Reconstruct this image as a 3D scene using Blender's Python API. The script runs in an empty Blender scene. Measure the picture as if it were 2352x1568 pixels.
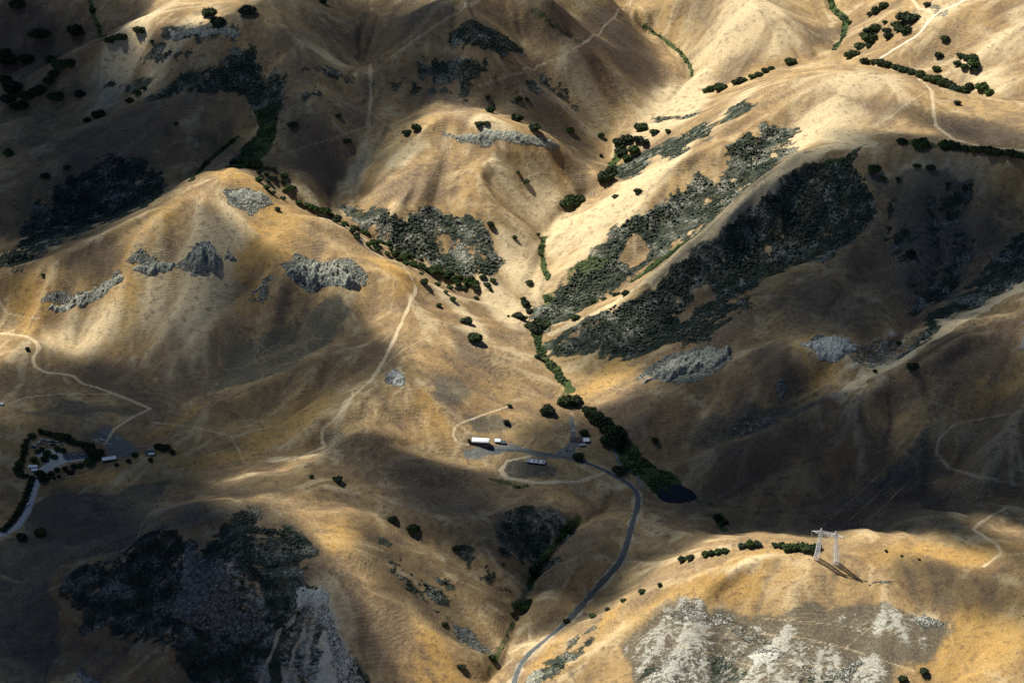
import bpy, math, random
import numpy as np
from mathutils import Vector
random.seed(7)
rng = np.random.default_rng(7)

# ------------------------------------------------------------------ camera, sky, sun, exposure
scene = bpy.context.scene
CAM_H, PITCH, FPX = 1950.0, math.radians(28.0), 5532.0      # height, tilt below the horizon, focal length in units of the 2352 px wide view
cam_d = bpy.data.cameras.new('camera'); cam = bpy.data.objects.new('camera', cam_d)
scene.collection.objects.link(cam); scene.camera = cam
cam.location = (0, 0, CAM_H)
cam.rotation_euler = (math.radians(90) - PITCH, 0, 0)
cam_d.sensor_width = 36.0; cam_d.lens = 36.0 * FPX / 2352.0
cam_d.clip_start = 5.0; cam_d.clip_end = 120000.0

SUN_ELEV, SUN_AZ = math.radians(50.0), math.radians(-46.0)  # azimuth clockwise from +Y (the view direction)
sun_dir = np.array([math.sin(SUN_AZ)*math.cos(SUN_ELEV), math.cos(SUN_AZ)*math.cos(SUN_ELEV), math.sin(SUN_ELEV)])
world = bpy.data.worlds.new('World'); scene.world = world; world.use_nodes = True
wn = world.node_tree.nodes; wl = world.node_tree.links
sky = wn.new('ShaderNodeTexSky'); sky.sky_type = 'NISHITA'; sky.sun_disc = False
sky.sun_elevation = SUN_ELEV; sky.sun_rotation = SUN_AZ
sky.altitude = 1900; sky.air_density = 0.5; sky.dust_density = 0.0; sky.ozone_density = 3.0
wn['Background'].inputs['Strength'].default_value = 0.05
wl.new(sky.outputs[0], wn['Background'].inputs['Color'])
sun_l = bpy.data.lights.new('sun', 'SUN'); sun_l.energy = 5.0; sun_l.angle = math.radians(0.5); sun_l.color = (1.0, 0.93, 0.78)
sun = bpy.data.objects.new('sun', sun_l); scene.collection.objects.link(sun)
sun.rotation_euler = Vector(sun_dir).to_track_quat('Z', 'Y').to_euler()
scene.view_settings.view_transform = 'Standard'; scene.view_settings.look = 'None'
scene.view_settings.exposure = 0.76; scene.view_settings.gamma = 1.0
scene.render.engine = 'CYCLES'
scene.cycles.max_bounces = 4; scene.cycles.diffuse_bounces = 2; scene.cycles.transparent_max_bounces = 12

# ------------------------------------------------------------------ projection helpers (view units: 2352 x 1568)
cP, sP = math.cos(PITCH), math.sin(PITCH)
def ray(x, y):
    x = np.asarray(x, float); y = np.asarray(y, float)
    u = (x-1176)/FPX; v = -(y-784)/FPX
    return np.stack([u, cP + v*sP, -sP + v*cP], -1)
def unproj(x, y, z):
    d = ray(x, y); t = (np.asarray(z, float)-CAM_H)/d[..., 2]
    return d*t[..., None] + np.array([0, 0, CAM_H])
def project(p):
    q = np.asarray(p, float) - np.array([0, 0, CAM_H])
    dep = q[..., 1]*cP - q[..., 2]*sP
    up = q[..., 1]*sP + q[..., 2]*cP
    return 1176 + FPX*q[..., 0]/dep, 784 - FPX*up/dep

# ------------------------------------------------------------------ noise
def _hash(ix, iy, s):
    h = (ix.astype(np.int64)*374761393 + iy.astype(np.int64)*668265263 + s*1442695041) & 0xffffffff
    h = ((h ^ (h >> 13))*1274126177) & 0xffffffff
    h = ((h ^ (h >> 16))*2246822519) & 0xffffffff
    return ((h ^ (h >> 15)) & 0xffffff)/float(0xffffff)
def vnoise(x, y, s=0):
    ix = np.floor(x); iy = np.floor(y); fx = x-ix; fy = y-iy
    fx = fx*fx*fx*(fx*(fx*6-15)+10); fy = fy*fy*fy*(fy*(fy*6-15)+10)
    a = _hash(ix, iy, s); b = _hash(ix+1, iy, s); c = _hash(ix, iy+1, s); d = _hash(ix+1, iy+1, s)
    return ((a+(b-a)*fx) + ((c+(d-c)*fx)-(a+(b-a)*fx))*fy)*2-1
def fbm(x, y, lam, octs, s=0, gain=.5):
    v = 0; a = 1.; t = 0
    for i in range(octs):
        v = v + a*vnoise(x/lam+17.3*i+.31, y/lam-9.1*i+.77, s+i*13); t += a; a *= gain; lam *= .49
    return v/t
def sstep(a, b, x):
    t = np.clip((x-a)/(b-a), 0, 1); return t*t*(3-2*t)
# ------------------------------------------------------------------ the lie of the land: ridges, spurs and valley floors (view x, view y, height)
ZM = 1.15
LAND = [
 # valley floors
 [(1120,1560,-2),(1160,1500,3),(1190,1400,8),(1230,1300,14),(1330,1190,22),(1385,1120,28)],
 [(1385,1060,34),(1375,985,40),(1300,900,47),(1245,800,54),(1228,750,58),(1200,715,61),(1235,660,66),(1253,610,70),(1250,560,77),(1275,500,88),(1305,462,97),(1395,395,112),(1420,330,122),(1450,300,127),(1500,265,132),(1560,225,142),(1590,165,150),(1560,115,157),(1490,75,164),(1440,20,176)],
 [(1440,1040,30),(1490,1090,27),(1545,1130,25),(1600,1150,26)],
 [(1470,1150,28),(1440,1260,23),(1380,1340,19),(1300,1430,15),(1200,1500,8),(1180,1566,3)],
 [(1640,1190,30),(1760,1175,34),(1900,1195,40),(2060,1180,52),(2200,1120,68),(2352,1120,80)],
 # pylon hill
 [(1240,1530,14),(1350,1430,34),(1430,1380,54),(1500,1335,72),(1600,1285,94),(1700,1258,106),(1800,1264,111),(1900,1285,113),(2000,1292,110),(2120,1300,108),(2240,1300,108),(2352,1290,112)],
 [(1500,1450,58),(1600,1400,78),(1750,1370,90),(1950,1380,92),(2150,1400,92),(2300,1400,98)],
 [(1400,1530,30),(1550,1530,44),(1700,1530,52),(1900,1530,58),(2080,1540,62),(2250,1520,75),(2352,1500,82)],
 [(1860,1222,62),(1960,1215,70),(2080,1205,78),(2200,1190,86),(2300,1200,96)],
 [(2250,1250,104),(2340,1230,110)],
 # long dark spur at the right
 [(1562,1056,40),(1640,1030,58),(1720,1005,74),(1850,955,98),(1940,905,121),(2080,838,149),(2240,762,177),(2352,712,194)],
 [(1570,1130,28),(1660,1120,36),(1780,1090,52),(1900,1060,70),(2040,1030,88),(2150,1010,104),(2250,960,120),(2352,930,136)],
 [(1700,1150,36),(1850,1120,52),(2020,1100,66),(2140,1060,82),(2250,1040,98),(2352,1030,108)],
 [(1700,1060,60),(1850,1020,80),(2000,960,108),(2150,900,130),(2300,860,150)],
 # gully behind that spur and knoll
 [(1545,1040,36),(1620,1015,46),(1700,990,58),(1800,955,78),(1880,925,94),(1935,898,108),(2020,858,120),(2070,815,130),(2110,740,146),(2160,690,158),(2220,620,176),(2290,540,200)],
 [(1880,790,138),(1840,810,134),(1790,835,128),(1720,870,106),(1640,910,82),(1560,950,62),(1500,985,48)],
 [(1960,840,126),(1900,860,112),(1860,900,98)],
 [(2250,700,168),(2300,640,186),(2352,590,204)],
 # great dark slope
 [(1480,890,66),(1560,860,84),(1660,830,104),(1760,780,124),(1860,740,136),(1960,730,142)],
 [(1350,900,48),(1420,850,62),(1500,780,86),(1600,730,106),(1700,680,126),(1800,640,142),(1900,620,154),(2000,610,162),(2100,600,172)],
 [(1420,760,80),(1560,670,112),(1700,570,150),(1800,500,178),(1900,470,196),(2020,470,204),(2150,480,208),(2280,480,214)],
 [(1860,400,222),(1950,385,232),(2060,390,236),(2200,400,240),(2352,410,242)],
 # spur R1 and its top
 [(1262,765,60),(1330,735,74),(1420,690,96),(1500,630,124),(1575,565,155),(1650,505,183),(1740,430,213),(1830,362,236),(1880,342,241),(1960,330,247),(2060,328,252),(2160,335,257),(2260,350,262),(2352,366,266)],
 # gully between R1 and R2
 [(1238,748,59),(1330,700,74),(1420,652,92),(1500,605,112),(1580,545,138),(1660,480,164),(1740,410,190),(1800,355,212),(1850,315,226)],
 # spur R2
 [(1262,640,74),(1330,590,96),(1400,535,124),(1480,465,152),(1560,400,180),(1640,340,204),(1700,280,222),(1770,220,242),(1840,172,256),(1900,150,262),(1980,150,264),(2060,165,263),(2130,200,262),(2160,250,258),(2210,300,258),(2290,330,262)],
 [(1285,545,88),(1350,490,104),(1430,420,122),(1520,350,142),(1600,290,166),(1680,225,200)],
 [(1850,240,248),(1900,290,240),(1960,310,242),(2030,290,248)],
 # behind the crest, top right
 [(1600,200,150),(1660,190,160),(1740,160,182),(1830,130,196),(1890,115,200),(1925,95,198),(1940,60,200),(1900,0,212)],
 [(2000,135,224),(2060,150,230),(2140,185,236),(2220,212,242),(2290,225,252),(2352,240,258)],
 [(2040,110,236),(2100,60,262),(2150,30,278),(2230,0,296)],
 [(2200,120,262),(2300,110,280),(2352,60,300)],
 [(1960,70,212),(2000,20,230)],
 [(1480,20,196),(1600,10,218),(1720,20,236),(1800,50,228)],[(1640,90,190),(1740,100,205),(1820,90,212)],
 # centre hill H3
 [(765,478,122),(768,440,128),(800,390,140),(850,350,156),(920,312,174),(1010,290,188),(1110,262,200),(1180,292,188),(1260,318,168),(1320,350,136),(1368,395,122)],
 [(1050,330,174),(1180,340,170),(1270,370,142)],
 [(900,420,146),(1000,420,152),(1100,410,152),(1220,420,124),(1300,440,104)],
 [(860,480,128),(960,490,130),(1060,500,126),(1150,510,112),(1220,540,88)],
 [(930,545,110),(1020,560,104),(1110,590,92),(1190,610,80),(1160,670,70)],
 # tree gully G2
 [(580,372,172),(640,432,152),(700,465,138),(765,492,124),(850,545,108),(930,590,98),(1010,625,88),(1090,665,76),(1160,705,66),(1200,722,61)],
 # side gully with the track
 [(762,462,127),(762,420,134),(790,360,150),(860,300,170),(850,220,188),(848,150,200),(850,80,224)],
 # left hill L1
 [(-60,660,96),(0,636,112),(100,592,134),(200,545,154),(300,495,174),(400,442,192),(480,405,202),(545,387,204),(600,412,190),(660,470,172),(740,520,156),(830,565,142),(910,610,132),(945,640,126)],
 [(120,660,108),(240,600,140),(360,540,170),(480,480,188),(580,470,184)],
 [(100,705,86),(220,660,112),(330,610,138),(450,570,158),(560,560,158),(650,560,154),(760,590,142),(860,620,132)],
 [(160,720,84),(300,690,104),(440,650,124),(560,640,132),(700,660,122),(830,670,114),(920,700,110)],
 [(0,700,78),(120,750,66),(280,760,76),(400,760,84),(500,700,106),(620,620,136)],
 [(-40,800,52),(80,790,57),(200,860,48),(300,910,42),(345,940,37)],
 [(380,830,62),(480,900,44),(600,840,60),(700,780,76),(800,730,94)],
 [(360,940,38),(480,910,50),(600,870,68),(720,825,84),(820,795,94)],
 [(930,720,108),(910,770,100),(885,820,90),(860,860,86)],
 [(380,985,34),(520,960,40),(650,930,52),(780,890,70)],
 [(855,872,86),(815,910,78),(770,945,66),(738,985,54),(740,1030,42)],
 [(700,960,52),(600,990,42),(540,1040,33),(420,1050,28)],
 # central slopes
 [(1000,690,102),(1075,735,88),(1140,745,72)],[(1000,770,96),(1090,790,80),(1170,790,66)],
 [(980,850,88),(1080,860,74),(1180,870,60)],
 [(900,870,88),(960,920,78),(1060,950,60),(1180,930,52),(1260,940,46)],
 [(900,930,82),(1000,990,56),(1050,1020,44)],
 [(1080,1030,39),(1200,1040,38),(1320,1030,38)],[(1230,1075,38),(1300,1090,36)],
 [(840,930,82),(800,1010,72),(770,1085,72),(800,1120,74)],
 [(900,1020,66),(960,1080,54),(1100,1110,36),(1300,1120,32)],
 [(790,1110,74),(900,1180,62),(980,1235,48),(1060,1290,36),(1140,1340,24),(1185,1375,12)],
 [(1000,1180,54),(1120,1190,44),(1250,1180,34)],[(1180,1260,34),(1100,1270,44)],
 [(1380,1220,34),(1330,1290,32),(1270,1380,24)],
 # bottom left hill
 [(300,1240,62),(400,1200,78),(500,1165,90),(600,1150,94),(700,1120,86),(770,1100,76)],
 [(640,1220,92),(720,1260,90),(800,1300,82),(880,1370,64),(960,1450,40),(1040,1530,16)],
 [(620,1300,82),(700,1350,76),(780,1420,56),(850,1500,34),(900,1566,18)],
 [(130,1310,32),(250,1300,50),(350,1300,62),(480,1290,76)],
 [(350,1400,44),(450,1400,50),(560,1400,56),(650,1430,54)],
 [(130,1500,10),(300,1500,24),(450,1500,30),(600,1520,30),(720,1540,26)],
 [(870,1290,66),(950,1370,48),(1010,1430,34),(1090,1510,12)],
 # ranch flats
 [(-60,1040,30),(60,1040,25),(160,1045,23),(260,1055,24),(350,1040,28)],[(60,980,36),(200,980,34)],[(-40,920,42),(120,905,44),(250,905,42)],
 [(60,1130,18),(180,1120,18),(300,1130,20),(400,1110,24)],[(0,1230,12),(150,1210,13),(270,1220,18)],[(-60,1330,10),(50,1330,10)],[(-40,1500,2),(80,1500,4)],
 [(450,1110,32),(560,1090,42),(680,1070,56)],
 # behind L1, top left
 [(-30,600,84),(60,560,92),(170,520,104),(280,470,118),(380,425,134),(450,390,146),(520,330,158),(560,300,166)],
 [(0,470,110),(120,430,122),(240,380,138),(330,360,150)],
 [(560,372,164),(600,330,172),(615,270,184),(620,220,196),(600,170,214),(560,140,234)],
 [(360,400,140),(430,350,158),(500,290,176),(560,230,196)],
 [(-40,400,108),(100,330,128),(230,270,156),(350,220,184),(470,170,218),(560,110,248)],
 [(0,300,118),(120,230,142),(200,190,164),(300,130,206),(380,100,236)],
 [(60,270,124),(180,250,142),(300,200,176),(420,140,224)],
 [(-30,285,112),(60,225,136),(130,155,176),(210,118,206),(300,75,236),(400,33,262),(450,30,268),(560,38,274),(700,18,272),(820,-20,250)],
 [(640,100,254),(700,140,242),(690,250,206),(680,340,174),(700,420,152)],[(760,200,210),(770,300,180)],
 [(-30,210,86),(60,170,104),(110,120,122),(200,110,150),(240,85,164),(220,40,176),(205,0,186)],
 [(-30,60,150),(60,20,176),(110,60,160)],[(330,50,206),(380,0,236),(480,-10,262)],
 # top centre
 [(860,170,212),(900,125,232),(980,60,266),(1060,15,292),(1120,-20,292)],
 [(960,160,224),(1060,120,246),(1150,70,262),(1240,20,276)],[(1040,190,214),(1150,180,214),(1260,150,206)],
 [(1230,60,246),(1290,95,228),(1330,120,216),(1260,180,192),(1140,215,194),(1020,225,200)],
 [(1310,20,240),(1400,-10,240)],[(1380,80,210),(1440,80,199),(1505,130,170)],
 [(1180,240,186),(1300,230,166),(1420,210,154),(1500,180,154)],[(1340,300,128),(1390,300,122),(1400,350,112)],[(1250,280,160),(1330,340,136)],
 # beyond the frame
 [(-500,1000,60),(-500,600,120),(-500,200,180),(-500,1500,10)],[(2850,300,290),(2850,800,200),(2850,1200,110),(2850,1500,90)],
 [(-300,-150,200),(200,-150,230),(700,-150,320),(1200,-150,268),(1700,-150,250),(2200,-150,310),(2700,-150,330)],
 [(-200,1750,-5),(400,1750,-5),(1000,1750,-12),(1500,1750,20),(2000,1750,40),(2500,1750,60)],
]
def densify(line, step=55.):
    out = []
    for (x0, y0, z0), (x1, y1, z1) in zip(line[:-1], line[1:]):
        n = max(1, int(math.hypot(x1-x0, y1-y0)/step))
        out += [(x0+(x1-x0)*i/n, y0+(y1-y0)*i/n, z0+(z1-z0)*i/n) for i in range(n)]
    return out+[line[-1]]
ctl = np.array([p for l in LAND for p in densify(l)], float)
W = unproj(ctl[:, 0], ctl[:, 1], ctl[:, 2]*ZM)
# thin plate spline through the control points
S = 1000.
A = W[:, :2]/S; zc = W[:, 2]
def phi(r2): return .5*r2*np.log(r2+1e-9)
n = len(A)
K = phi(((A[:, None]-A[None])**2).sum(-1)) + np.eye(n)*6e-5
Pm = np.c_[np.ones(n), A]
M = np.block([[K, Pm], [Pm.T, np.zeros((3, 3))]])
sol = np.linalg.solve(M, np.r_[zc, 0, 0, 0])
GX0, GX1, GY0, GY1 = -1900., 1900., 1500., 6900.
def tps(x, y):
    x = x/S; y = y/S; out = sol[n]+sol[n+1]*x+sol[n+2]*y
    for i in range(n):
        out += sol[i]*phi((x-A[i, 0])**2+(y-A[i, 1])**2)
    return out
G1 = 16.
gx = np.arange(GX0, GX1+G1, G1); gy = np.arange(GY0, GY1+G1, G1)
H1 = tps(*np.meshgrid(gx, gy))
def sample(Hm, x, y, g):
    """cubic sampling of a regular height grid"""
    fx = np.clip((x-GX0)/g, 1, Hm.shape[1]-3.001); fy = np.clip((y-GY0)/g, 1, Hm.shape[0]-3.001)
    ix = fx.astype(int); iy = fy.astype(int); tx = fx-ix; ty = fy-iy
    def w(t): return (-.5*t+t*t-.5*t**3, 1-2.5*t*t+1.5*t**3, .5*t+2*t*t-1.5*t**3, -.5*t*t+.5*t**3)
    wx = w(tx); wy = w(ty); out = 0
    for j in range(4):
        row = 0
        for i in range(4): row = row + wx[i]*Hm[iy+j-1, ix+i-1]
        out = out + wy[j]*row
    return out
# detailed grid
G = 4.
gx = np.arange(GX0, GX1+G, G); gy = np.arange(GY0, GY1+G, G)
GXX, GYY = np.meshgrid(gx, gy)
H = sample(H1, GXX, GYY, G1)
def raycast(Hm, pts, g=G):
    """first hit of the view rays through (x, y) with the land"""
    pts = np.asarray(pts, float); d = ray(pts[:, 0], pts[:, 1])
    d = d/np.linalg.norm(d, axis=1)[:, None]
    t0 = (620-CAM_H)/d[:, 2]; t1 = (-120-CAM_H)/d[:, 2]
    N = 240; hit = t1.copy(); done = np.zeros(len(pts), bool); prev = None
    for k in range(N+1):
        t = t0+(t1-t0)*k/N; p = d*t[:, None]; f = p[:, 2]+CAM_H-sample(Hm, p[:, 0], p[:, 1], g)
        if prev is not None:
            c = (f <= 0) & ~done
            s = prev[1][c]/(prev[1][c]-f[c]+1e-9)
            hit[c] = prev[0][c]+(t[c]-prev[0][c])*s; done |= c
        prev = (t, f)
    p = d*hit[:, None]+np.array([0, 0, CAM_H]); return p
def pline(vpts, step=18.):
    """a polyline drawn over the land: view points to world points"""
    q = []
    for (x0, y0), (x1, y1) in zip(vpts[:-1], vpts[1:]):
        m = max(1, int(math.hypot(x1-x0, y1-y0)/step))
        q += [(x0+(x1-x0)*i/m, y0+(y1-y0)*i/m) for i in range(m)]
    q.append(vpts[-1])
    return raycast(H, q)
def dist_line(x, y, P, reach):
    """distance to a world polyline, only worked out near it"""
    D = np.full(x.shape, 1e9)
    lo = P.min(0)[:2]-reach; hi = P.max(0)[:2]+reach
    sub = np.flatnonzero((x > lo[0]) & (x < hi[0]) & (y > lo[1]) & (y < hi[1]))
    xs_, ys_ = x[sub], y[sub]
    for a, b in zip(P[:-1], P[1:]):
        lo = np.minimum(a, b)-reach; hi = np.maximum(a, b)+reach
        m = np.flatnonzero((xs_ > lo[0]) & (xs_ < hi[0]) & (ys_ > lo[1]) & (ys_ < hi[1]))
        if not len(m): continue
        px = xs_[m]-a[0]; py = ys_[m]-a[1]; m = sub[m]; ex = b[0]-a[0]; ey = b[1]-a[1]
        t = np.clip((px*ex+py*ey)/(ex*ex+ey*ey+1e-9), 0, 1)
        D[m] = np.minimum(D[m], np.hypot(px-t*ex, py-t*ey))
    return D
# creases: narrow gullies cut along these lines (points, depth, half width)
GULLIES = [
 ([(1120,1545),(1160,1500),(1190,1400),(1230,1300),(1285,1240),(1330,1190),(1400,1150)], 17, 22),
 ([(1385,985),(1300,900),(1245,800),(1228,750),(1200,715)], 7, 16),
 ([(1253,620),(1250,560),(1275,500)], 6, 14),([(1310,462),(1395,400),(1430,340)], 4, 16),
 ([(1540,225),(1590,165),(1560,115),(1490,75)], 7, 14),
 ([(762,485),(758,440),(785,375),(850,310)], 7, 14),
 ([(590,385),(700,468),(850,545),(1010,625),(1160,705)], 8, 22),
 ([(1238,748),(1420,652),(1580,545),(1740,410),(1800,355)], 8, 22),
 ([(790,1110),(900,1185),(980,1235),(1060,1290),(1140,1340),(1185,1375)], 10, 18),
 ([(995,1400),(1060,1460),(1120,1520)], 9, 16),([(870,1240),(960,1330),(1010,1400)], 6, 20),([(1170,1210),(1230,1290)], 5, 14),([(1800,1060),(1700,1110),(1600,1150)], 8, 24),([(2100,1010),(1980,1090),(1850,1150)], 9, 26),([(1950,640),(1900,720),(1860,770)], 6, 24),([(2250,430),(2180,560),(2110,690)], 8, 28),([(2080,400),(2040,520),(1990,640)], 6, 26),([(620,600),(520,700),(400,800),(250,870)], 6, 30),([(900,740),(800,800),(650,880)], 6, 26),([(350,1260),(330,1400),(280,1560)], 7, 24),([(620,1300),(520,1420),(430,1560)], 7, 26),([(1000,400),(1080,470),(1130,560)], 4, 22),([(1500,420),(1400,500)], 3, 18),([(120,300),(260,240),(380,190)], 7, 24),
 ([(1545,1040),(1700,990),(1880,925),(1935,905),(2020,860),(2070,810)], 5, 20),
 ([(1900,0),(1940,55),(1925,95),(1870,125)], 7, 14),
 ([(2000,140),(2140,190),(2260,215)], 6, 22),
 ([(430,412),(500,350),(550,305)], 7, 16),([(1640,910),(1560,955)], 3, 20),
 ([(650,260),(620,330),(580,372)], 8, 24),
 ([(0,620),(100,570),(250,505),(400,430)], 6, 24),
 ([(205,0),(240,90),(200,125),(110,160)], 7, 18),
 ([(480,905),(600,850),(720,780)], 4, 26),([(380,990),(520,965),(660,930)], 4, 20),
 ([(540,1090),(680,1060),(740,1040)], 3, 16),
 ([(1790,1165),(1900,1195),(2060,1180)], 4, 20),
]
xf, yf = GXX.ravel(), GYY.ravel()
dH = np.zeros(xf.shape)
for pts, dep, wd in GULLIES:
    P = pline(pts, 30.); D = dist_line(xf, yf, P, wd*4)
    D = D*(1+.25*vnoise(xf/40, yf/40, 5))
    dH = np.minimum(dH, -dep*np.exp(-np.minimum(D, 1e4)/wd))
H = H + dH.reshape(H.shape)
# rills running downhill, several sizes
def blur(a, k):
    for ax in (0, 1):
        c = np.cumsum(np.concatenate([np.repeat(np.take(a, [0], ax), k+1, ax), a, np.repeat(np.take(a, [-1], ax), k, ax)], ax), ax)
        n_ = a.shape[ax]
        a = (np.take(c, range(2*k+1, 2*k+1+n_), ax)-np.take(c, range(0, n_), ax))/(2*k+1)
    return a
RILL = np.zeros_like(H); RN = np.zeros_like(H)
for lam, amp, k in ((300., .030, 14), (150., .046, 8), (70., .032, 4), (32., .014, 2), (16., .007, 1)):
    Hs = blur(blur(H+RILL, k), k)
    gyv, gxv = np.gradient(Hs, G)
    sl = np.hypot(gxv, gyv)+1e-6
    nx, ny = -gyv/sl, gxv/sl
    wxn = GXX+lam*.25*vnoise(GXX/lam/1.7, GYY/lam/1.7, 91); wyn = GYY+lam*.25*vnoise(GXX/lam/1.7, GYY/lam/1.7, 92)
    ix = np.floor(wxn/lam/1.3); iy = np.floor(wyn/lam/1.3); cc = lam*1.3
    C_ = np.zeros_like(H); S_ = np.zeros_like(H)
    for dj in (-1, 0, 1):
        for di in (-1, 0, 1):
            jx = ix+di; jy = iy+dj
            cx = (jx+.5+.7*(_hash(jx, jy, 7)-.5))*cc; cy = (jy+.5+.7*(_hash(jx, jy, 8)-.5))*cc
            dx = wxn-cx; dy = wyn-cy
            w_ = np.exp(-2.2*(dx*dx+dy*dy)/cc/cc)
            ph = (dx*nx+dy*ny)*2*math.pi/lam + 6.283*_hash(jx, jy, 9)
            C_ += w_*np.cos(ph); S_ += w_*np.sin(ph)
    mag = np.hypot(C_, S_)+1e-4
    v = C_/mag*np.minimum(1, mag*2)
    fade = sstep(.06, .35, sl)
    mod = .45+.55*sstep(-.5, .6, fbm(GXX, GYY, 420., 2, 44))
    RILL += lam*amp*v*fade*mod
    RN += {300.: .1, 150.: .25, 70.: .3, 32.: .22, 16.: .13}[lam]*v
H = H + RILL + 1.2*fbm(GXX, GYY, 90., 3, 3) + 4*fbm(GXX, GYY, 330., 2, 71)
# the pond lies level in its hollow, and the road bed is smoothed
def poly_in(px, py, P):
    ins = np.zeros(px.shape, bool); d = np.full(px.shape, 1e9)
    for a, b in zip(P, np.roll(P, -1, 0)):
        c_ = (a[1] > py) != (b[1] > py)
        ins ^= c_ & (px < (b[0]-a[0])*(py-a[1])/(b[1]-a[1]+1e-12)+a[0])
        ex, ey = b-a; t = np.clip(((px-a[0])*ex+(py-a[1])*ey)/(ex*ex+ey*ey+1e-9), 0, 1)
        d = np.minimum(d, np.hypot(px-a[0]-t*ex, py-a[1]-t*ey))
    return ins, d
POND = raycast(H, [(1512,1122),(1535,1108),(1562,1104),(1585,1110),(1597,1128),(1585,1142),(1560,1150),(1530,1147),(1515,1136)])
POND_Z = float(np.percentile(POND[:, 2], 10))-1.5
lo_, hi_ = POND[:, :2].min(0)-60, POND[:, :2].max(0)+60
mm = (GXX > lo_[0]) & (GXX < hi_[0]) & (GYY > lo_[1]) & (GYY < hi_[1])
ins, dd = poly_in(GXX[mm], GYY[mm], POND[:, :2])
k_ = np.where(ins, 1., np.clip(1-dd/45., 0, 1)); k_ = k_*k_*(3-2*k_)
H[mm] = H[mm]*(1-k_)+(POND_Z-1.2)*k_
def ground(x, y):
    return sample(H, np.asarray(x, float), np.asarray(y, float), G)
def at(x, y):
    return raycast(H, [(x, y)])[0]
# ------------------------------------------------------------------ the ground as one sheet out to the horizon
us = [0.]; du = 2.75/FPX
while us[-1] < .232: us.append(us[-1]+du)
st = du
while us[-1] < 2.6: st *= 1.10; us.append(us[-1]+st)
us = np.array(us); us = np.r_[-us[::-1], us[1:]]
ys = []
yv = 1568+60.
while yv > -90:                                            # rows: even steps in the slope of the view ray over a plane
    d = ray(1176, yv); ys.append(-d[1]/d[2]*(CAM_H-170)); yv -= 2.3
ys = np.array(ys)
near = [ys[0]]; st = ys[1]-ys[0]
while near[-1] > -3000: st *= 1.12; near.append(near[-1]-st)
far = [ys[-1]]; st = ys[-1]-ys[-2]
while far[-1] < 90000: st *= 1.08; far.append(far[-1]+st)
ys = np.r_[np.array(near[1:])[::-1], ys, np.array(far[1:])]
UU, YY = np.meshgrid(us, ys)
XX = UU*(np.maximum(YY, -1200)*cP+(CAM_H-170)*sP+0*UU)
XX = UU*np.maximum(YY*cP+(CAM_H-170)*sP, 900.)
nr, nc = XX.shape
GY_ = YY.ravel(); GX_ = XX.ravel()
inn = (np.clip(np.minimum(np.minimum(GX_-GX0, GX1-GX_), np.minimum(GY_-GY0, GY1-GY_))/350., 0, 1))
inn = inn*inn*(3-2*inn)
ZZ = 150+170*fbm(GX_, GY_, 1500., 4, 21)+0*GX_
core = inn > 0
ZZ[core] = ZZ[core]*(1-inn[core]) + ground(GX_[core], GY_[core])*inn[core]
ZZ[core] += .35*fbm(GX_[core], GY_[core], 9., 2, 5)*inn[core]
def grid_mesh(name, V, nr, nc):
    me = bpy.data.meshes.new(name)
    me.vertices.add(nr*nc); me.vertices.foreach_set('co', V.astype(np.float32).ravel())
    i = (np.arange(nr-1)[:, None]*nc+np.arange(nc-1)[None]).ravel()
    q = np.stack([i, i+1, i+nc+1, i+nc], 1).astype(np.int32)
    nq = len(q)
    me.loops.add(nq*4); me.loops.foreach_set('vertex_index', q.ravel())
    me.polygons.add(nq); me.polygons.foreach_set('loop_start', np.arange(0, nq*4, 4, dtype=np.int32))
    me.polygons.foreach_set('use_smooth', np.ones(nq, bool))
    me.update(calc_edges=True)
    return me
terr_me = grid_mesh('hills', np.stack([GX_, GY_, ZZ], 1), nr, nc)
hills = bpy.data.objects.new('hills', terr_me); scene.collection.objects.link(hills)
hills['kind'] = 'structure'
print('terrain', nr, nc, nr*nc)
# ------------------------------------------------------------------ what grows and lies on the ground (drawn as world outlines over the land)
WX = GX_[core]; WY = GY_[core]
warpx = WX + 16*vnoise(WX/70, WY/70, 31) + 6*vnoise(WX/24, WY/24, 32) + 2.5*vnoise(WX/9, WY/9, 33)
warpy = WY + 20*vnoise(WX/70, WY/70, 34) + 7*vnoise(WX/24, WY/24, 35) + 2.5*vnoise(WX/9, WY/9, 36)
PAINT = {k: np.zeros(len(WX)) for k in ('scrub', 'rock', 'green', 'soil', 'brown', 'pale', 'gold', 'gravel', 'slate', 'chalk')}
def poly_sd(px, py, P, reach):
    """signed distance to a closed outline (inside positive), clipped to reach"""
    out = np.full(px.shape, -1e9)
    lo = P.min(0)-reach; hi = P.max(0)+reach
    m = np.flatnonzero((px > lo[0]) & (px < hi[0]) & (py > lo[1]) & (py < hi[1]))
    if not len(m): return out
    x = px[m]; y = py[m]; ins = np.zeros(len(m), bool); d = np.full(len(m), 1e9)
    for a, b in zip(P, np.roll(P, -1, 0)):
        c = (a[1] > y) != (b[1] > y)
        ins ^= c & (x < (b[0]-a[0])*(y-a[1])/(b[1]-a[1]+1e-12)+a[0])
        ex, ey = b-a; t = np.clip(((x-a[0])*ex+(y-a[1])*ey)/(ex*ex+ey*ey+1e-9), 0, 1)
        d = np.minimum(d, (x-a[0]-t*ex)**2+(y-a[1]-t*ey)**2)
    out[m] = np.where(ins, np.sqrt(d), -np.sqrt(d))
    return out
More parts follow.
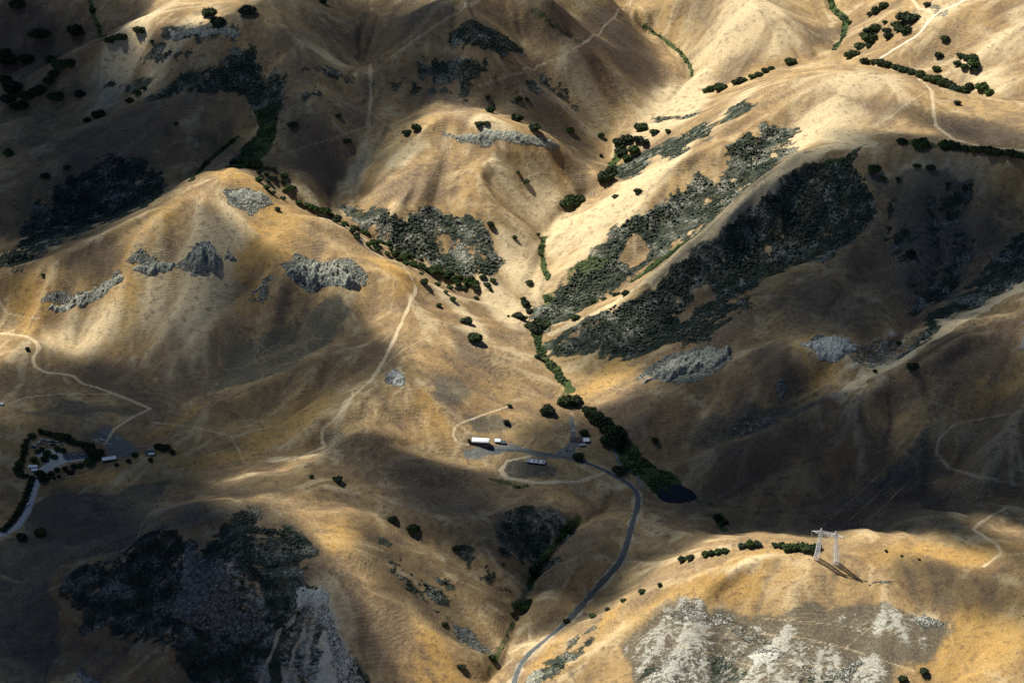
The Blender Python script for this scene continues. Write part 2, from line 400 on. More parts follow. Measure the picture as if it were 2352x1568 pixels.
def area(ch, pts, s=1., soft=11., warp=1.):
    if ch == 'scrub': soft = 16.
    P = raycast(H, pts)[:, :2]
    lo = P.min(0)-70; hi = P.max(0)+70
    m = np.flatnonzero((WX > lo[0]) & (WX < hi[0]) & (WY > lo[1]) & (WY < hi[1]))
    sd = poly_sd(WX[m]+(warpx[m]-WX[m])*warp, WY[m]+(warpy[m]-WY[m])*warp, P, soft+4)
    PAINT[ch][m] = np.maximum(PAINT[ch][m], s*sstep(-soft, soft, sd))
def line(ch, pts, wd, s=1., wob=.35):
    P = pline(pts)[:, :2]
    wd = wd*(.62 if ch == 'soil' else 1.)
    D = dist_line(WX, WY, P, wd*2.5+4)
    m = np.flatnonzero(D < 1e8)
    w_ = wd*(1+wob*vnoise(WX[m]/14, WY[m]/14, 61))
    PAINT[ch][m] = np.maximum(PAINT[ch][m], s*(1-sstep(.75, 1.35, D[m]/w_)))
def blob_frame(x, y, rx, ry, rot):
    c = at(x, y); a = math.radians(rot)
    e = []
    for vx, vy in ((rx*math.cos(a), rx*math.sin(a)), (-ry*math.sin(a), ry*math.cos(a))):
        e.append((unproj(x+vx, y+vy, c[2])-unproj(x-vx, y-vy, c[2]))[:2]/2)
    return c, np.linalg.inv(np.array(e).T)
def blob(ch, x, y, rx, ry, rot, s):
    c, Mi = blob_frame(x, y, rx, ry, rot)
    Mf = np.abs(np.linalg.inv(Mi)).sum(1)*2.2
    m = np.flatnonzero((np.abs(warpx-c[0]) < Mf[0]) & (np.abs(warpy-c[1]) < Mf[1]))
    q = Mi @ np.stack([warpx[m]-c[0], warpy[m]-c[1]])
    PAINT[ch][m] = np.maximum(PAINT[ch][m], s*np.exp(-1.2*(q**2).sum(0)))

A_ = area
# brush and broken ground
for s_, p_ in (
 (1, [(1555,440),(1590,397),(1650,410),(1700,430),(1690,450),(1640,500),(1600,540),(1560,560),(1520,590),(1460,620),(1420,650),(1340,710),(1290,740),(1250,762),(1210,740),(1205,715),(1260,660),(1330,600),(1345,570),(1400,535),(1460,505),(1520,480)]),
 (1, [(1430,385),(1460,365),(1500,345),(1560,310),(1610,285),(1650,280),(1640,300),(1600,315),(1580,340),(1560,355),(1540,360),(1530,350),(1500,360),(1480,385),(1450,390),(1420,400)]),
 (1, [(1672,270),(1690,245),(1715,235),(1738,245),(1730,265),(1700,280)]),
 (1, [(1735,300),(1760,290),(1830,305),(1835,330),(1810,345),(1780,330),(1735,315)]),
 (1, [(1665,330),(1700,318),(1760,340),(1795,365),(1785,385),(1760,420),(1720,440),(1680,430),(1655,400),(1665,365)]),
 (.7, [(1500,270),(1590,258),(1585,268),(1520,284)]),
 (1, [(1870,345),(1920,340),(1975,338),(1970,360),(1995,375),(2010,410),(2005,450),(2015,490),(1990,530),(1950,570),(1900,600),(1860,610),(1800,620),(1760,650),(1700,680),(1650,720),(1620,760),(1560,800),(1480,820),(1400,830),(1310,820),(1255,800),(1270,770),(1360,730),(1440,690),(1500,650),(1560,600),(1640,530),(1720,460),(1790,400),(1840,355)]),
 (1, [(1390,830),(1460,800),(1540,760),(1640,720),(1720,690),(1740,700),(1680,740),(1600,790),(1500,815)]),
 (1, [(2070,820),(2090,780),(2130,740),(2180,710),(2210,690),(2240,650),(2290,590),(2352,540),(2420,500),(2420,620),(2352,640),(2300,660),(2250,700),(2200,720),(2150,760),(2110,790),(2085,810)]),
 (.9, [(2090,720),(2110,680),(2150,640),(2190,600),(2200,612),(2150,670),(2110,715)]),
 (.9, [(2150,745),(2185,700),(2215,665),(2225,672),(2190,715),(2165,745)]),
 (.42, [(2030,480),(2100,470),(2230,430),(2240,560),(2200,640),(2120,700),(2080,640),(2040,560)]),
 (1, [(775,480),(820,485),(880,470),(930,505),(1010,480),(1060,510),(1110,530),(1140,570),(1100,580),(1040,550),(980,530),(1000,570),(1060,580),(1130,590),(1158,610),(1120,640),(1050,630),(960,590),(880,545),(800,505)]),
 (1, [(480,150),(550,115),(600,125),(650,170),(655,215),(645,300),(620,350),(590,380),(530,385),(560,345),(590,300),(590,240),(580,210),(520,200),(450,210),(350,225),(345,205),(400,190),(430,170)]),
 (.8, [(375,75),(430,60),(480,62),(555,65),(550,85),(480,88),(400,92)]),
 (.8, [(325,120),(380,115),(450,130),(440,140),(340,138)]),
 (.6, [(230,186),(300,183),(360,186),(360,192),(235,193)]),
 (1, [(25,560),(80,500),(140,430),(190,395),(240,365),(290,370),(380,400),(385,440),(330,480),(240,510),(140,560),(30,630),(10,590)]),
 (1, [(1030,60),(1060,50),(1170,90),(1190,110),(1160,125),(1110,115),(1030,80)]),
 (.75, [(945,150),(985,120),(1110,160),(1120,180),(1060,190),(960,170)]),
 (.5, [(1175,230),(1200,200),(1250,185),(1300,200),(1310,235),(1240,250),(1190,240)]),
 (.7, [(860,184),(900,182),(960,196),(940,206),(880,200)]),(.6, [(970,200),(1060,212),(1060,222),(980,212)]),
 (.6, [(690,160),(770,172),(840,185),(838,192),(760,182)]),(.6, [(700,228),(780,232),(835,240),(835,246),(740,240)]),
 (1, [(325,1230),(345,1215),(470,1260),(520,1230),(520,1190),(560,1160),(600,1200),(690,1220),(730,1260),(700,1280),(690,1300),(740,1340),(760,1390),(800,1470),(860,1568),(880,1640),(560,1640),(450,1568),(400,1500),(330,1440),(260,1450),(200,1430),(150,1350),(200,1310),(300,1270)]),
 (.8, [(1150,1200),(1200,1170),(1310,1190),(1330,1220),(1270,1280),(1220,1310),(1160,1280)]),
 (.8, [(1040,1275),(1110,1310),(1190,1350),(1190,1365),(1120,1335),(1045,1292)]),
 (.55, [(870,1250),(920,1270),(1000,1330),(1040,1380),(1060,1420),(1000,1400),(930,1340)]),
 (.8, [(1190,1560),(1230,1535),(1300,1500),(1360,1470),(1330,1510),(1260,1568),(1230,1600)]),
 (.45, [(1460,1568),(1440,1540),(1560,1500),(1680,1520),(1750,1560),(1760,1620),(1470,1620)]),
 (.7, [(1840,1530),(1900,1520),(1960,1540),(1980,1620),(1840,1620)]),
 (.6, [(1290,1475),(1340,1455),(1400,1425),(1405,1430),(1350,1462),(1300,1485)]),
 ): A_('scrub', p_, s_)
# bare pale stone
for s_, p_ in (
 (.9, [(1475,880),(1530,830),(1600,800),(1700,790),(1680,830),(1600,860),(1540,875)]),
 (1, [(1835,795),(1880,775),(1950,775),(1970,800),(1930,830),(1890,830)]),
 (.55, [(1960,790),(2030,770),(2080,760),(2030,850),(1960,830)]),
 (.8, [(90,705),(160,690),(270,630),(285,640),(230,680),(160,715),(110,715)]),
 (.85, [(300,615),(330,605),(410,600),(390,630),(330,635)]),
 (.75, [(520,450),(550,430),(620,455),(645,482),(580,500),(530,480)]),
 (.9, [(415,600),(440,575),(480,565),(500,585),(512,605),(470,632),(440,625)]),
 (.8, [(518,600),(530,578),(545,602)]),
 (.9, [(635,620),(690,580),(720,600),(780,600),(832,655),(800,665),(720,665),(680,650)]),
 (.7, [(565,670),(600,650),(640,645),(600,668)]),
 (.8, [(1000,312),(1080,305),(1200,305),(1290,330),(1280,345),(1200,335),(1100,325),(1020,322)]),
 (1, [(893,884),(907,843),(934,884)]),
 (.8, [(1640,890),(1780,830),(1790,870),(1780,890),(1770,880)][:0] or [(1772,850),(1785,835),(1790,880),(1778,895)]),
 (.7, [(400,66),(550,70),(550,84),(400,90)]),
 (1, [(680,1340),(720,1350),(750,1335),(757,1380),(795,1450),(860,1560),(800,1560),(745,1450),(700,1440),(660,1430),(672,1400)]),
 (.55, [(400,1290),(440,1270),(480,1270),(440,1340),(380,1420)]),
 (.5, [(560,1215),(650,1225),(630,1245),(570,1240)]),
 (.42, [(1480,1500),(1560,1470),(1640,1480),(1700,1500),(1690,1560),(1560,1568),(1480,1600)]),
 (.36, [(1790,1520),(1850,1500),(1960,1500),(1990,1560),(1800,1600)]),
 (.7, [(430,1260),(470,1250),(520,1290),(560,1400),(620,1430),(560,1480),(450,1440),(400,1400)]),
 (.8, [(555,1530),(590,1510),(620,1560),(570,1600)]),
 (.8, [(160,1530),(190,1525),(200,1555),(175,1570)]),
 (.55, [(1540,1405),(1580,1400),(1700,1420),(1750,1440),(1760,1480),(1700,1470),(1610,1440),(1550,1430)]),
 (1, [(1705,1500),(1730,1485),(1795,1495),(1780,1515),(1730,1530)]),
 (.8, [(2070,1400),(2100,1385),(2140,1400),(2170,1420),(2120,1425)]),
 (.6, [(1900,1520),(1980,1510),(2000,1540),(1930,1568)]),
 (.7, [(1960,1320),(2010,1312),(2050,1320),(2000,1325)]),
 (.8, [(1050,1430),(1100,1440),(1150,1490),(1160,1510),(1120,1500),(1070,1460)]),
 (.8, [(1195,1568),(1220,1545),(1255,1535),(1240,1560),(1215,1600)]),
 (.55, [(1650,970),(1700,940),(1790,930),(1780,970),(1700,1010)]),
 (.35, [(1620,1000),(1660,960),(1880,880),(1890,920),(1800,960),(1700,1000)]),
 (.4, [(2060,1100),(2100,1020),(2160,990),(2150,1040),(2090,1110)]),
 (.5, [(2090,0),(2180,10),(2200,30),(2150,35)]),
 ): A_('rock', p_, s_, 4.)
# slate grey turf, and cloud shade painted in as dark teal ground
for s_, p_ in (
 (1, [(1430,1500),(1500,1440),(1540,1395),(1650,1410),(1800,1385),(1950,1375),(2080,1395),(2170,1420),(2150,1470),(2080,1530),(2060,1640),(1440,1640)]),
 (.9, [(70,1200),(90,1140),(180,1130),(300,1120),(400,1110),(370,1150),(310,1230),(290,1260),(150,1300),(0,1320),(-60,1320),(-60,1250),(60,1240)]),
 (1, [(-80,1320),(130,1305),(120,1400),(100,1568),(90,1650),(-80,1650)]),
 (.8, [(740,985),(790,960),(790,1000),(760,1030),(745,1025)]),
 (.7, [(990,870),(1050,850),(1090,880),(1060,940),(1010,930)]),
 (.7, [(600,760),(760,690),(800,720),(640,860),(480,910),(520,830)]),  # shaded hollow, its darkness painted into the ground
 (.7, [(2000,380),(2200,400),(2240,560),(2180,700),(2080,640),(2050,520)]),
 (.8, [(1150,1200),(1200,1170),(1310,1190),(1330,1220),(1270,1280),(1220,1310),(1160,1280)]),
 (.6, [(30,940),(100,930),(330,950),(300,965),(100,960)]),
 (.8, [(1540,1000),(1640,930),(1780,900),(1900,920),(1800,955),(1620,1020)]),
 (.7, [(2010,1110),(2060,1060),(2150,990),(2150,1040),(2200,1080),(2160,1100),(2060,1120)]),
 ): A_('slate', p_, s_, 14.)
# chalky ground showing through thin turf
A_('chalk', [(1500,1440),(1545,1395),(1650,1410),(1800,1420),(1900,1470),(2000,1500),(2060,1560),(2000,1640),(1450,1640),(1440,1520)], .75, 20.)
A_('chalk', [(1900,1400),(2080,1385),(2180,1420),(2120,1470),(1980,1460)], .55, 20.)
A_('chalk', [(676,1350),(750,1330),(775,1400),(830,1490),(880,1600),(680,1600),(640,1480)], 1., 14.)
A_('chalk', [(400,1290),(470,1250),(560,1300),(640,1400),(600,1470),(480,1460),(390,1400)], .5, 20.)
A_('chalk', [(1150,1200),(1200,1170),(1310,1190),(1330,1220),(1270,1280),(1220,1310)], .3, 16.)
A_('chalk', [(1940,780),(2060,750),(2090,780),(2030,860),(1950,850)], .5, 14.)
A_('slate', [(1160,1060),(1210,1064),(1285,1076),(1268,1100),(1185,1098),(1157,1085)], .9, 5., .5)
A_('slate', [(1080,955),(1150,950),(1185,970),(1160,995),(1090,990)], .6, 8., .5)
# lush growth in the wet bottoms
for s_, p_ in (
 (1, [(1425,1050),(1425,1005),(1470,1010),(1510,1060),(1560,1095),(1600,1140),(1560,1150),(1500,1140),(1450,1090)]),
 (.8, [(1640,1185),(1665,1180),(1680,1205),(1650,1210)]),
 (.65, [(2060,325),(2160,330),(2352,360),(2420,380),(2420,395),(2300,370),(2160,345),(2070,338)]),
 (1, [(590,240),(640,230),(645,300),(620,350),(590,385),(530,385),(570,340)]),
 (.8, [(1870,345),(1960,338),(1960,352),(1900,360),(1850,375)]),
 (.9, [(1560,560),(1640,505),(1700,455),(1650,520),(1560,590),(1440,650),(1380,690),(1460,630)]),
 (.7, [(1230,660),(1260,655),(1250,680),(1220,700)]),
 (.6, [(1290,620),(1340,590),(1420,600),(1360,640),(1290,650)]),
 ): A_('green', p_, s_, 5.)
for p_, w_, s_ in (
 ([(1250,620),(1247,590),(1242,575),(1250,545)], 5, 1), ([(1258,640),(1248,612)], 6, .9),
 ([(1480,60),(1560,118),(1585,150),(1590,175)], 4, .8), ([(1900,-20),(1915,25),(1942,48),(1938,85),(1915,115)], 6, 1),
 ([(1232,770),(1245,820),(1275,850),(1310,895)], 8, .9), ([(1400,400),(1425,345)], 9, .8),
 ([(1225,20),(1270,60),(1330,95)], 5, .6), ([(1330,1190),(1290,1230),(1240,1290),(1215,1350)], 5, .8),
 ([(1120,1545),(1180,1430)], 4, .6), ([(205,-10),(215,40),(240,85)], 5, .8),
 ([(1600,1148),(1640,1160),(1700,1165)], 4, .5),([(440,415),(480,370),(545,315)], 5, .9),([(590,385),(760,492),(930,590),(1090,665)], 9, .35),
 ([(1130,1100),(1190,1118),(1230,1112)], 6, .6),
 ): line('green', p_, w_, s_)
# tracks, cattle paths and bare lines
for p_, w_, s_ in (
 ([(-60,755),(0,765),(60,772),(85,785),(92,800),(75,820),(78,843),(105,855),(170,862),(185,880),(225,890),(290,915),(345,938)], 3.6, 1),
 ([(0,935),(60,912),(140,904),(260,905),(345,938)], 2.4, .8), ([(345,938),(300,960),(262,985),(240,1020)], 4, .9),
 ([(955,660),(940,700),(905,780),(880,830),(850,875)], 4.5, .9), ([(920,600),(945,640),(955,660)], 2.5, .7),
 ([(850,875),(815,905),(800,925),(765,965),(740,985),(738,1005),(745,1025),(700,1045),(620,1060)], 4, .8),
 ([(990,770),(930,800),(880,840),(855,875)], 2, .6),([(808,895),(812,912),(800,920)], 2, .8),
 ([(1040,1000),(1045,980),(1075,965),(1130,945),(1175,930)], 2.6, .9), ([(1040,1000),(1050,1015),(1075,1022)], 2.6, .8),
 ([(880,910),(960,960),(1035,1010)], 1.8, .5),
 ([(850,150),(852,220),(845,290)], 6, .6), ([(845,290),(760,320),(690,340),(640,360)], 2.2, .7),([(700,70),(780,100),(850,140)], 2, .5),
 ([(1100,0),(1000,60),(900,130)], 6, .55), ([(1090,200),(1200,165),(1290,130),(1350,95),(1400,50),(1450,0)], 3, .7),
 ([(2250,-20),(2200,10),(2150,30),(2110,80),(2060,110),(2020,135),(2010,150)], 4.5, 1), ([(2080,-20),(2110,20),(2150,30)], 4.5, .9),
 ([(2110,175),(2140,210),(2145,260),(2150,290),(2190,320),(2260,338),(2352,345)], 5, .95), ([(2110,175),(2130,200)], 3, .8),
 ([(2130,210),(2080,240),(2050,265),(2010,290)], 2, .7), ([(2030,560),(1990,600)], 1, .1),
 ([(1935,905),(1960,885),(2060,840)], 2, .5), ([(1990,790),(2100,780),(2060,840),(1990,870)], 1.6, .5),
 ([(2420,940),(2352,945),(2260,960),(2190,975),(2155,1010),(2150,1040),(2180,1075),(2250,1095),(2352,1115),(2420,1130)], 4., .6),
 ([(2310,1165),(2250,1200),(2235,1215),(2290,1250),(2300,1270),(2260,1300)], 4., .8),
 ([(1880,1300),(1820,1380),(1750,1480),(1690,1568)][:0] or [(1700,1450),(1850,1465),(1950,1490),(2100,1540)], 1.8, .7),
 ([(1550,1480),(1640,1500),(1730,1530)], 1.8, .6),([(1800,1520),(1900,1530),(2000,1535),(2090,1560)], 1.8, .6),
 ([(1750,1420),(1850,1425),(1960,1440),(2060,1450)], 1.6, .6),([(1860,1560),(1950,1480),(2010,1430)], 1.5, .5),
 ([(2180,1430),(2190,1490),(2150,1560)], 1.6, .5),([(1560,1440),(1700,1460),(1800,1480)], 1.6, .5),
 ([(700,1360),(682,1400),(672,1425),(640,1450),(628,1490),(607,1540),(590,1600)], 4.4, .9), ([(722,1350),(716,1400),(703,1425),(696,1460),(676,1490),(665,1540),(630,1600)], 3.4, .9), ([(742,1370),(735,1400),(716,1430)], 3, .8), ([(655,1445),(672,1460)], 2.5, .8),
 ([(350,970),(440,980),(530,1000),(545,1025),(560,1060)], 3.4, .6),([(545,1000),(600,985)], 3, .6),([(0,690),(15,720),(60,728),(110,735)], 2, .8),([(20,680),(0,700)], 2, .8),
 ([(300,745),(400,750),(440,770)], 1.6, .5),([(440,770),(380,800),(340,850)], 1.6, .5),
 ([(770,460),(900,465),(1000,485)], 1.4, .5),([(130,1310),(115,1420),(95,1568),(90,1620)], 2, .25),([(130,1310),(200,1285),(290,1260)], 2, .6),
 ([(400,1075),(415,1092),(395,1115),(370,1140),(330,1200),(315,1235)], 2, .6),([(360,1060),(400,1090)], 2, .6),
 ([(1200,1030),(1230,1000),(1290,975),(1310,990),(1300,1010)], 2, .5),([(1325,1440),(1345,1430)], 1, .3),
 ([(1215,1430),(1218,1470)], 5, .5),([(1310,950),(1350,975),(1400,1010),(1420,1050)], 2.4, .5),
 ([(840,960),(960,1080),(1050,1150)], 3, .25),
 ([(1215,1048),(1165,1058),(1150,1080),(1165,1098),(1230,1108),(1330,1105),(1390,1085)], 5., 1),
 ([(1640,1030),(1700,1010),(1850,965)], 2, .35),([(1600,170),(1640,162),(1690,165)], 2, .6),
 ): line('soil', p_, w_, s_)
# gravel yards
for p_ in ([(1065,1045),(1068,1030),(1085,1020),(1150,1026),(1230,1034),(1290,1045),(1310,1056),(1300,1062),(1200,1050),(1110,1050),(1080,1050)],
           [(1270,1048),(1310,1020),(1330,990),(1350,1000),(1362,1018),(1345,1040),(1350,1062),(1300,1062)],
           [(215,985),(260,975),(290,1000),(330,1030),(290,1045),(240,1040),(225,1010)]): A_('gravel', p_, .62, 9., 1.)
for p_ in ([(95,1075),(120,1055),(150,1045),(200,1040),(205,1050),(160,1065),(125,1080),(105,1088)],[(85,1045),(100,1032),(130,1028),(150,1045),(130,1055),(100,1060)]):
    A_('pale', p_, 1, 2., .3); A_('gravel', p_, 1, 2., .3)
line('soil', [(1180,1568),(1192,1530),(1215,1500),(1300,1430),(1380,1340),(1425,1290),(1440,1250),(1450,1210),(1468,1150),(1462,1125),(1440,1108),(1390,1080),(1340,1060)], 13., .55, .6)
for p_, w_ in (([(1180,1640),(1180,1568),(1192,1530),(1215,1500),(1300,1430),(1380,1340),(1425,1290),(1440,1250),(1450,1210),(1468,1150),(1462,1125),(1440,1108),(1390,1080),(1340,1060),(1290,1048)], 5.0),
               ([(1318,1010),(1312,960)], 3.6), ([(1415,1050),(1410,1080)][:0] or [(1412,1030),(1418,1060),(1466,1095),(1475,1120)], 2.4)):
    line('gravel', p_, w_, 1, .05)
line('gravel', [(0,1228),(40,1210),(60,1180),(80,1120),(88,1095)], 6, 1, .08); line('pale', [(-20,1232),(0,1228),(40,1210),(60,1180),(80,1120),(88,1095)], 6, .8, .08)
# tone of the grass
def clear(ch, pts, wd):
    P = pline(pts)[:, :2]; D = dist_line(warpx, warpy, P, wd*2+4); m = np.flatnonzero(D < 1e8)
    PAINT[ch][m] *= sstep(.6, 1.3, D[m]/wd)
RIDGE1 = [(1270,765),(1340,733),(1420,690),(1500,632),(1575,566),(1650,508),(1740,432),(1830,364),(1900,338),(2000,330)]
for ch_ in ('scrub', 'green', 'slate'): clear(ch_, RIDGE1[3:], 17); clear(ch_, RIDGE1[:4], 9)
clear('scrub', [(1560,735),(1640,680)], 12); clear('scrub', [(1480,590),(1440,600),(1460,570)], 14)
line('pale', RIDGE1[3:], 15, .9); line('pale', RIDGE1[:4], 7, .6)
line('pale', [(1935,900),(2000,860),(2080,815),(2200,740),(2352,650)], 16, .7)  # pale band painted in where the spur side is sunlit
for b_ in (
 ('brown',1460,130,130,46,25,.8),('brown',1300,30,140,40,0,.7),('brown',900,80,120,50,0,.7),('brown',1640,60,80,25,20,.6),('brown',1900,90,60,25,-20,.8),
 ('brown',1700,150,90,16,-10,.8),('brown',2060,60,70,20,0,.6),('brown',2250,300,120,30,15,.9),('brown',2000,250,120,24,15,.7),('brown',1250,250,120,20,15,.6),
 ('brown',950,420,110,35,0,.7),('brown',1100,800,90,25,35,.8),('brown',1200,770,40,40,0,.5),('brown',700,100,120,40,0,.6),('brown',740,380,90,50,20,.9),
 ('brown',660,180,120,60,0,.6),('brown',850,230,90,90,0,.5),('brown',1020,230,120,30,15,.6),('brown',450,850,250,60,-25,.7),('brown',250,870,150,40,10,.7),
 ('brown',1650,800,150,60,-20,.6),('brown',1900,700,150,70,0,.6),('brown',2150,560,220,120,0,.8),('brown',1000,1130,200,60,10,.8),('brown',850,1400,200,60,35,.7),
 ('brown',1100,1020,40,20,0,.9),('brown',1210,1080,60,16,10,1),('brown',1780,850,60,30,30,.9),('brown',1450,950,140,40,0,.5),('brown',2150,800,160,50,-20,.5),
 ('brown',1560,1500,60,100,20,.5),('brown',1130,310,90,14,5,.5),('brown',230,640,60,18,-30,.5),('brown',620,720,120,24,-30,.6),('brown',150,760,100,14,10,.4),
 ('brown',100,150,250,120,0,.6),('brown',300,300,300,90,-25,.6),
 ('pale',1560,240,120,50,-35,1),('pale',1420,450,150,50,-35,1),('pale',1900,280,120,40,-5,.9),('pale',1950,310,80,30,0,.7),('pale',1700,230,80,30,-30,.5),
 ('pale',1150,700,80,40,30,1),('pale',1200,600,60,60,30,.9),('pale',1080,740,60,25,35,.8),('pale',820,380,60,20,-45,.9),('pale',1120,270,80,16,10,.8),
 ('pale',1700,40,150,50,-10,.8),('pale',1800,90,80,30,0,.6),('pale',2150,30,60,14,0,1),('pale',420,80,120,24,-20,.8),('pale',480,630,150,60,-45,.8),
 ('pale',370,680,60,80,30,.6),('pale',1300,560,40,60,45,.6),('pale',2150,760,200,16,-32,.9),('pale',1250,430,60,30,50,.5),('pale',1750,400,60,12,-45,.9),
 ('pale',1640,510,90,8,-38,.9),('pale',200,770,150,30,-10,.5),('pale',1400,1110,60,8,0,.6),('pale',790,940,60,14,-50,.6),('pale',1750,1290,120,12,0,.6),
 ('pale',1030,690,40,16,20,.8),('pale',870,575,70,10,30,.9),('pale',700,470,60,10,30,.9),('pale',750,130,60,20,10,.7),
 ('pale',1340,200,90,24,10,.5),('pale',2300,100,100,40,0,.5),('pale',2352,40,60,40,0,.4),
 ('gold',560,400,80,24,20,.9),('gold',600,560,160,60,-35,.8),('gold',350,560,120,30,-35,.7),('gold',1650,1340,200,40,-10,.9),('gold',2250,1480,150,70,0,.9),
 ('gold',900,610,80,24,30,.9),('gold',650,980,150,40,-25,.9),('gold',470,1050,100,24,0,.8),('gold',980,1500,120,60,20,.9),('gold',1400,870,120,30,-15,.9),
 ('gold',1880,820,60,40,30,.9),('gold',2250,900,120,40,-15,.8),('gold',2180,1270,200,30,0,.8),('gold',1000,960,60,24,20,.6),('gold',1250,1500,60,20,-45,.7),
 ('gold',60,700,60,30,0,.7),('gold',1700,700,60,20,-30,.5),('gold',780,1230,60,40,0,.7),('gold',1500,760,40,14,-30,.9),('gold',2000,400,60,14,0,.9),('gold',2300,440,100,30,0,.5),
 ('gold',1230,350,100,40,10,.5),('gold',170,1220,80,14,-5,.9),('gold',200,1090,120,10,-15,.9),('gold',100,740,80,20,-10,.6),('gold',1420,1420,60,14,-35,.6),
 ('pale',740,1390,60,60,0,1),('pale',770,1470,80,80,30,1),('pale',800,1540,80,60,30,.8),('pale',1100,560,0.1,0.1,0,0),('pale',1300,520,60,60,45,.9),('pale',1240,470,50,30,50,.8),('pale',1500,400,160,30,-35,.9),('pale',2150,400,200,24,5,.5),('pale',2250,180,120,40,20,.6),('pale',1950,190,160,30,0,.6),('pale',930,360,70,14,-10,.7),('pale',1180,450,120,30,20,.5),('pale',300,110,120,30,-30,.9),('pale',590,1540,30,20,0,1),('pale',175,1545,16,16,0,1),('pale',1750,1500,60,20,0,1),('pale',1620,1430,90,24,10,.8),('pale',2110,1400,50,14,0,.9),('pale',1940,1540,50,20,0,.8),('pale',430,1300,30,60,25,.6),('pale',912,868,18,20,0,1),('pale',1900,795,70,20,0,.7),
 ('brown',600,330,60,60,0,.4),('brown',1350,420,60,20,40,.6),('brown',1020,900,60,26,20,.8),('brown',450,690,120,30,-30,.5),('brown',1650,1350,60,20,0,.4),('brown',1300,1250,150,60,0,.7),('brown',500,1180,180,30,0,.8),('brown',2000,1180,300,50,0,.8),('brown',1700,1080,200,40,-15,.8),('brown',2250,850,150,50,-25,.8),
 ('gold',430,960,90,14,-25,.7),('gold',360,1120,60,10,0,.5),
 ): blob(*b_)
PAINT['scrub'] *= 1-.8*np.clip(np.maximum(PAINT['rock'], PAINT['chalk']*.8), 0, 1)
vcx, vcy = project(np.stack([WX, WY, ZZ[core]], 1))
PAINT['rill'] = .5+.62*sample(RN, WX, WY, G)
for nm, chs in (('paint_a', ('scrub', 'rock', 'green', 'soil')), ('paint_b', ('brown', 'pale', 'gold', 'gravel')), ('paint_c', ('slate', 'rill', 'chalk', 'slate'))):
    arr = np.zeros((nr*nc, 4), np.float32)
    for i, c in enumerate(chs): arr[core, i] = np.clip(PAINT[c], 0, 1)
    at_ = terr_me.attributes.new(nm, 'FLOAT_COLOR', 'POINT'); at_.data.foreach_set('color', arr.ravel())

# ------------------------------------------------------------------ material helpers
def hexc(r, g, b): return (r, g, b, 1)
class NT:
    def __init__(s, name):
        s.m = bpy.data.materials.new(name); s.m.use_nodes = True; s.t = s.m.node_tree; s.n = s.t.nodes
        s.bsdf = s.n['Principled BSDF']; s.out = s.n['Material Output']
        s.bsdf.inputs['Roughness'].default_value = .95; s.bsdf.inputs['Specular IOR Level'].default_value = .15
    def put(s, sock, v):
        if isinstance(v, bpy.types.NodeSocket): s.t.links.new(v, sock)
        elif v is not None:
            sock.default_value = v
    def math(s, op, a, b=None, c=None, clamp=False):
        nd = s.n.new('ShaderNodeMath'); nd.operation = op; nd.use_clamp = clamp
        for i, v in enumerate((a, b, c)):
            if v is not None: s.put(nd.inputs[i], v)
        return nd.outputs[0]
    def mix(s, f, a, b, mode='MIX'):
        nd = s.n.new('ShaderNodeMix'); nd.data_type = 'RGBA'; nd.blend_type = mode
        s.put(nd.inputs[0], f); s.put(nd.inputs[6], a); s.put(nd.inputs[7], b); return nd.outputs[2]
    def noise(s, vec, scale, det=3, rough=.55, dist=0):
        nd = s.n.new('ShaderNodeTexNoise'); s.put(nd.inputs['Vector'], vec)
        nd.inputs['Scale'].default_value = scale; nd.inputs['Detail'].default_value = det; nd.inputs['Roughness'].default_value = rough; nd.inputs['Distortion'].default_value = dist
        return nd.outputs[0]
    def voro(s, vec, scale, feat='F1', rnd=1.):
        nd = s.n.new('ShaderNodeTexVoronoi'); nd.feature = feat; s.put(nd.inputs['Vector'], vec); nd.inputs['Scale'].default_value = scale
        nd.inputs['Randomness'].default_value = rnd
        return nd.outputs['Distance']
    def ramp(s, f, a, b, lo=0., hi=1.):
        nd = s.n.new('ShaderNodeMapRange'); nd.interpolation_type = 'SMOOTHSTEP'
        s.put(nd.inputs[0], f); nd.inputs[1].default_value = a; nd.inputs[2].default_value = b; nd.inputs[3].default_value = lo; nd.inputs[4].default_value = hi
        return nd.outputs[0]
    def attr(s, name):
        nd = s.n.new('ShaderNodeAttribute'); nd.attribute_name = name
        sp = s.n.new('ShaderNodeSeparateColor'); s.t.links.new(nd.outputs['Color'], sp.inputs[0])
        return sp.outputs[0], sp.outputs[1], sp.outputs[2], nd.outputs['Alpha']
    def bump(s, h, strength, dist, prev=None):
        nd = s.n.new('ShaderNodeBump'); s.put(nd.inputs['Height'], h); nd.inputs['Strength'].default_value = strength; nd.inputs['Distance'].default_value = dist
        if prev is not None: s.t.links.new(prev, nd.inputs['Normal'])
        return nd.outputs[0]
def simple(name, col, rough=.8, var=.15, scale=2., metal=0., spec=.2):
    t = NT(name); g = t.n.new('ShaderNodeTexCoord')
    nz = t.noise(g.outputs['Object'], scale, 3)
    c = t.mix(t.ramp(nz, .3, .7), hexc(*[v*(1-var) for v in col]), hexc(*[min(1, v*(1+var)) for v in col]))
    t.put(t.bsdf.inputs['Base Color'], c); t.bsdf.inputs['Roughness'].default_value = rough; t.bsdf.inputs['Metallic'].default_value = metal
    t.bsdf.inputs['Specular IOR Level'].default_value = spec
    return t.m

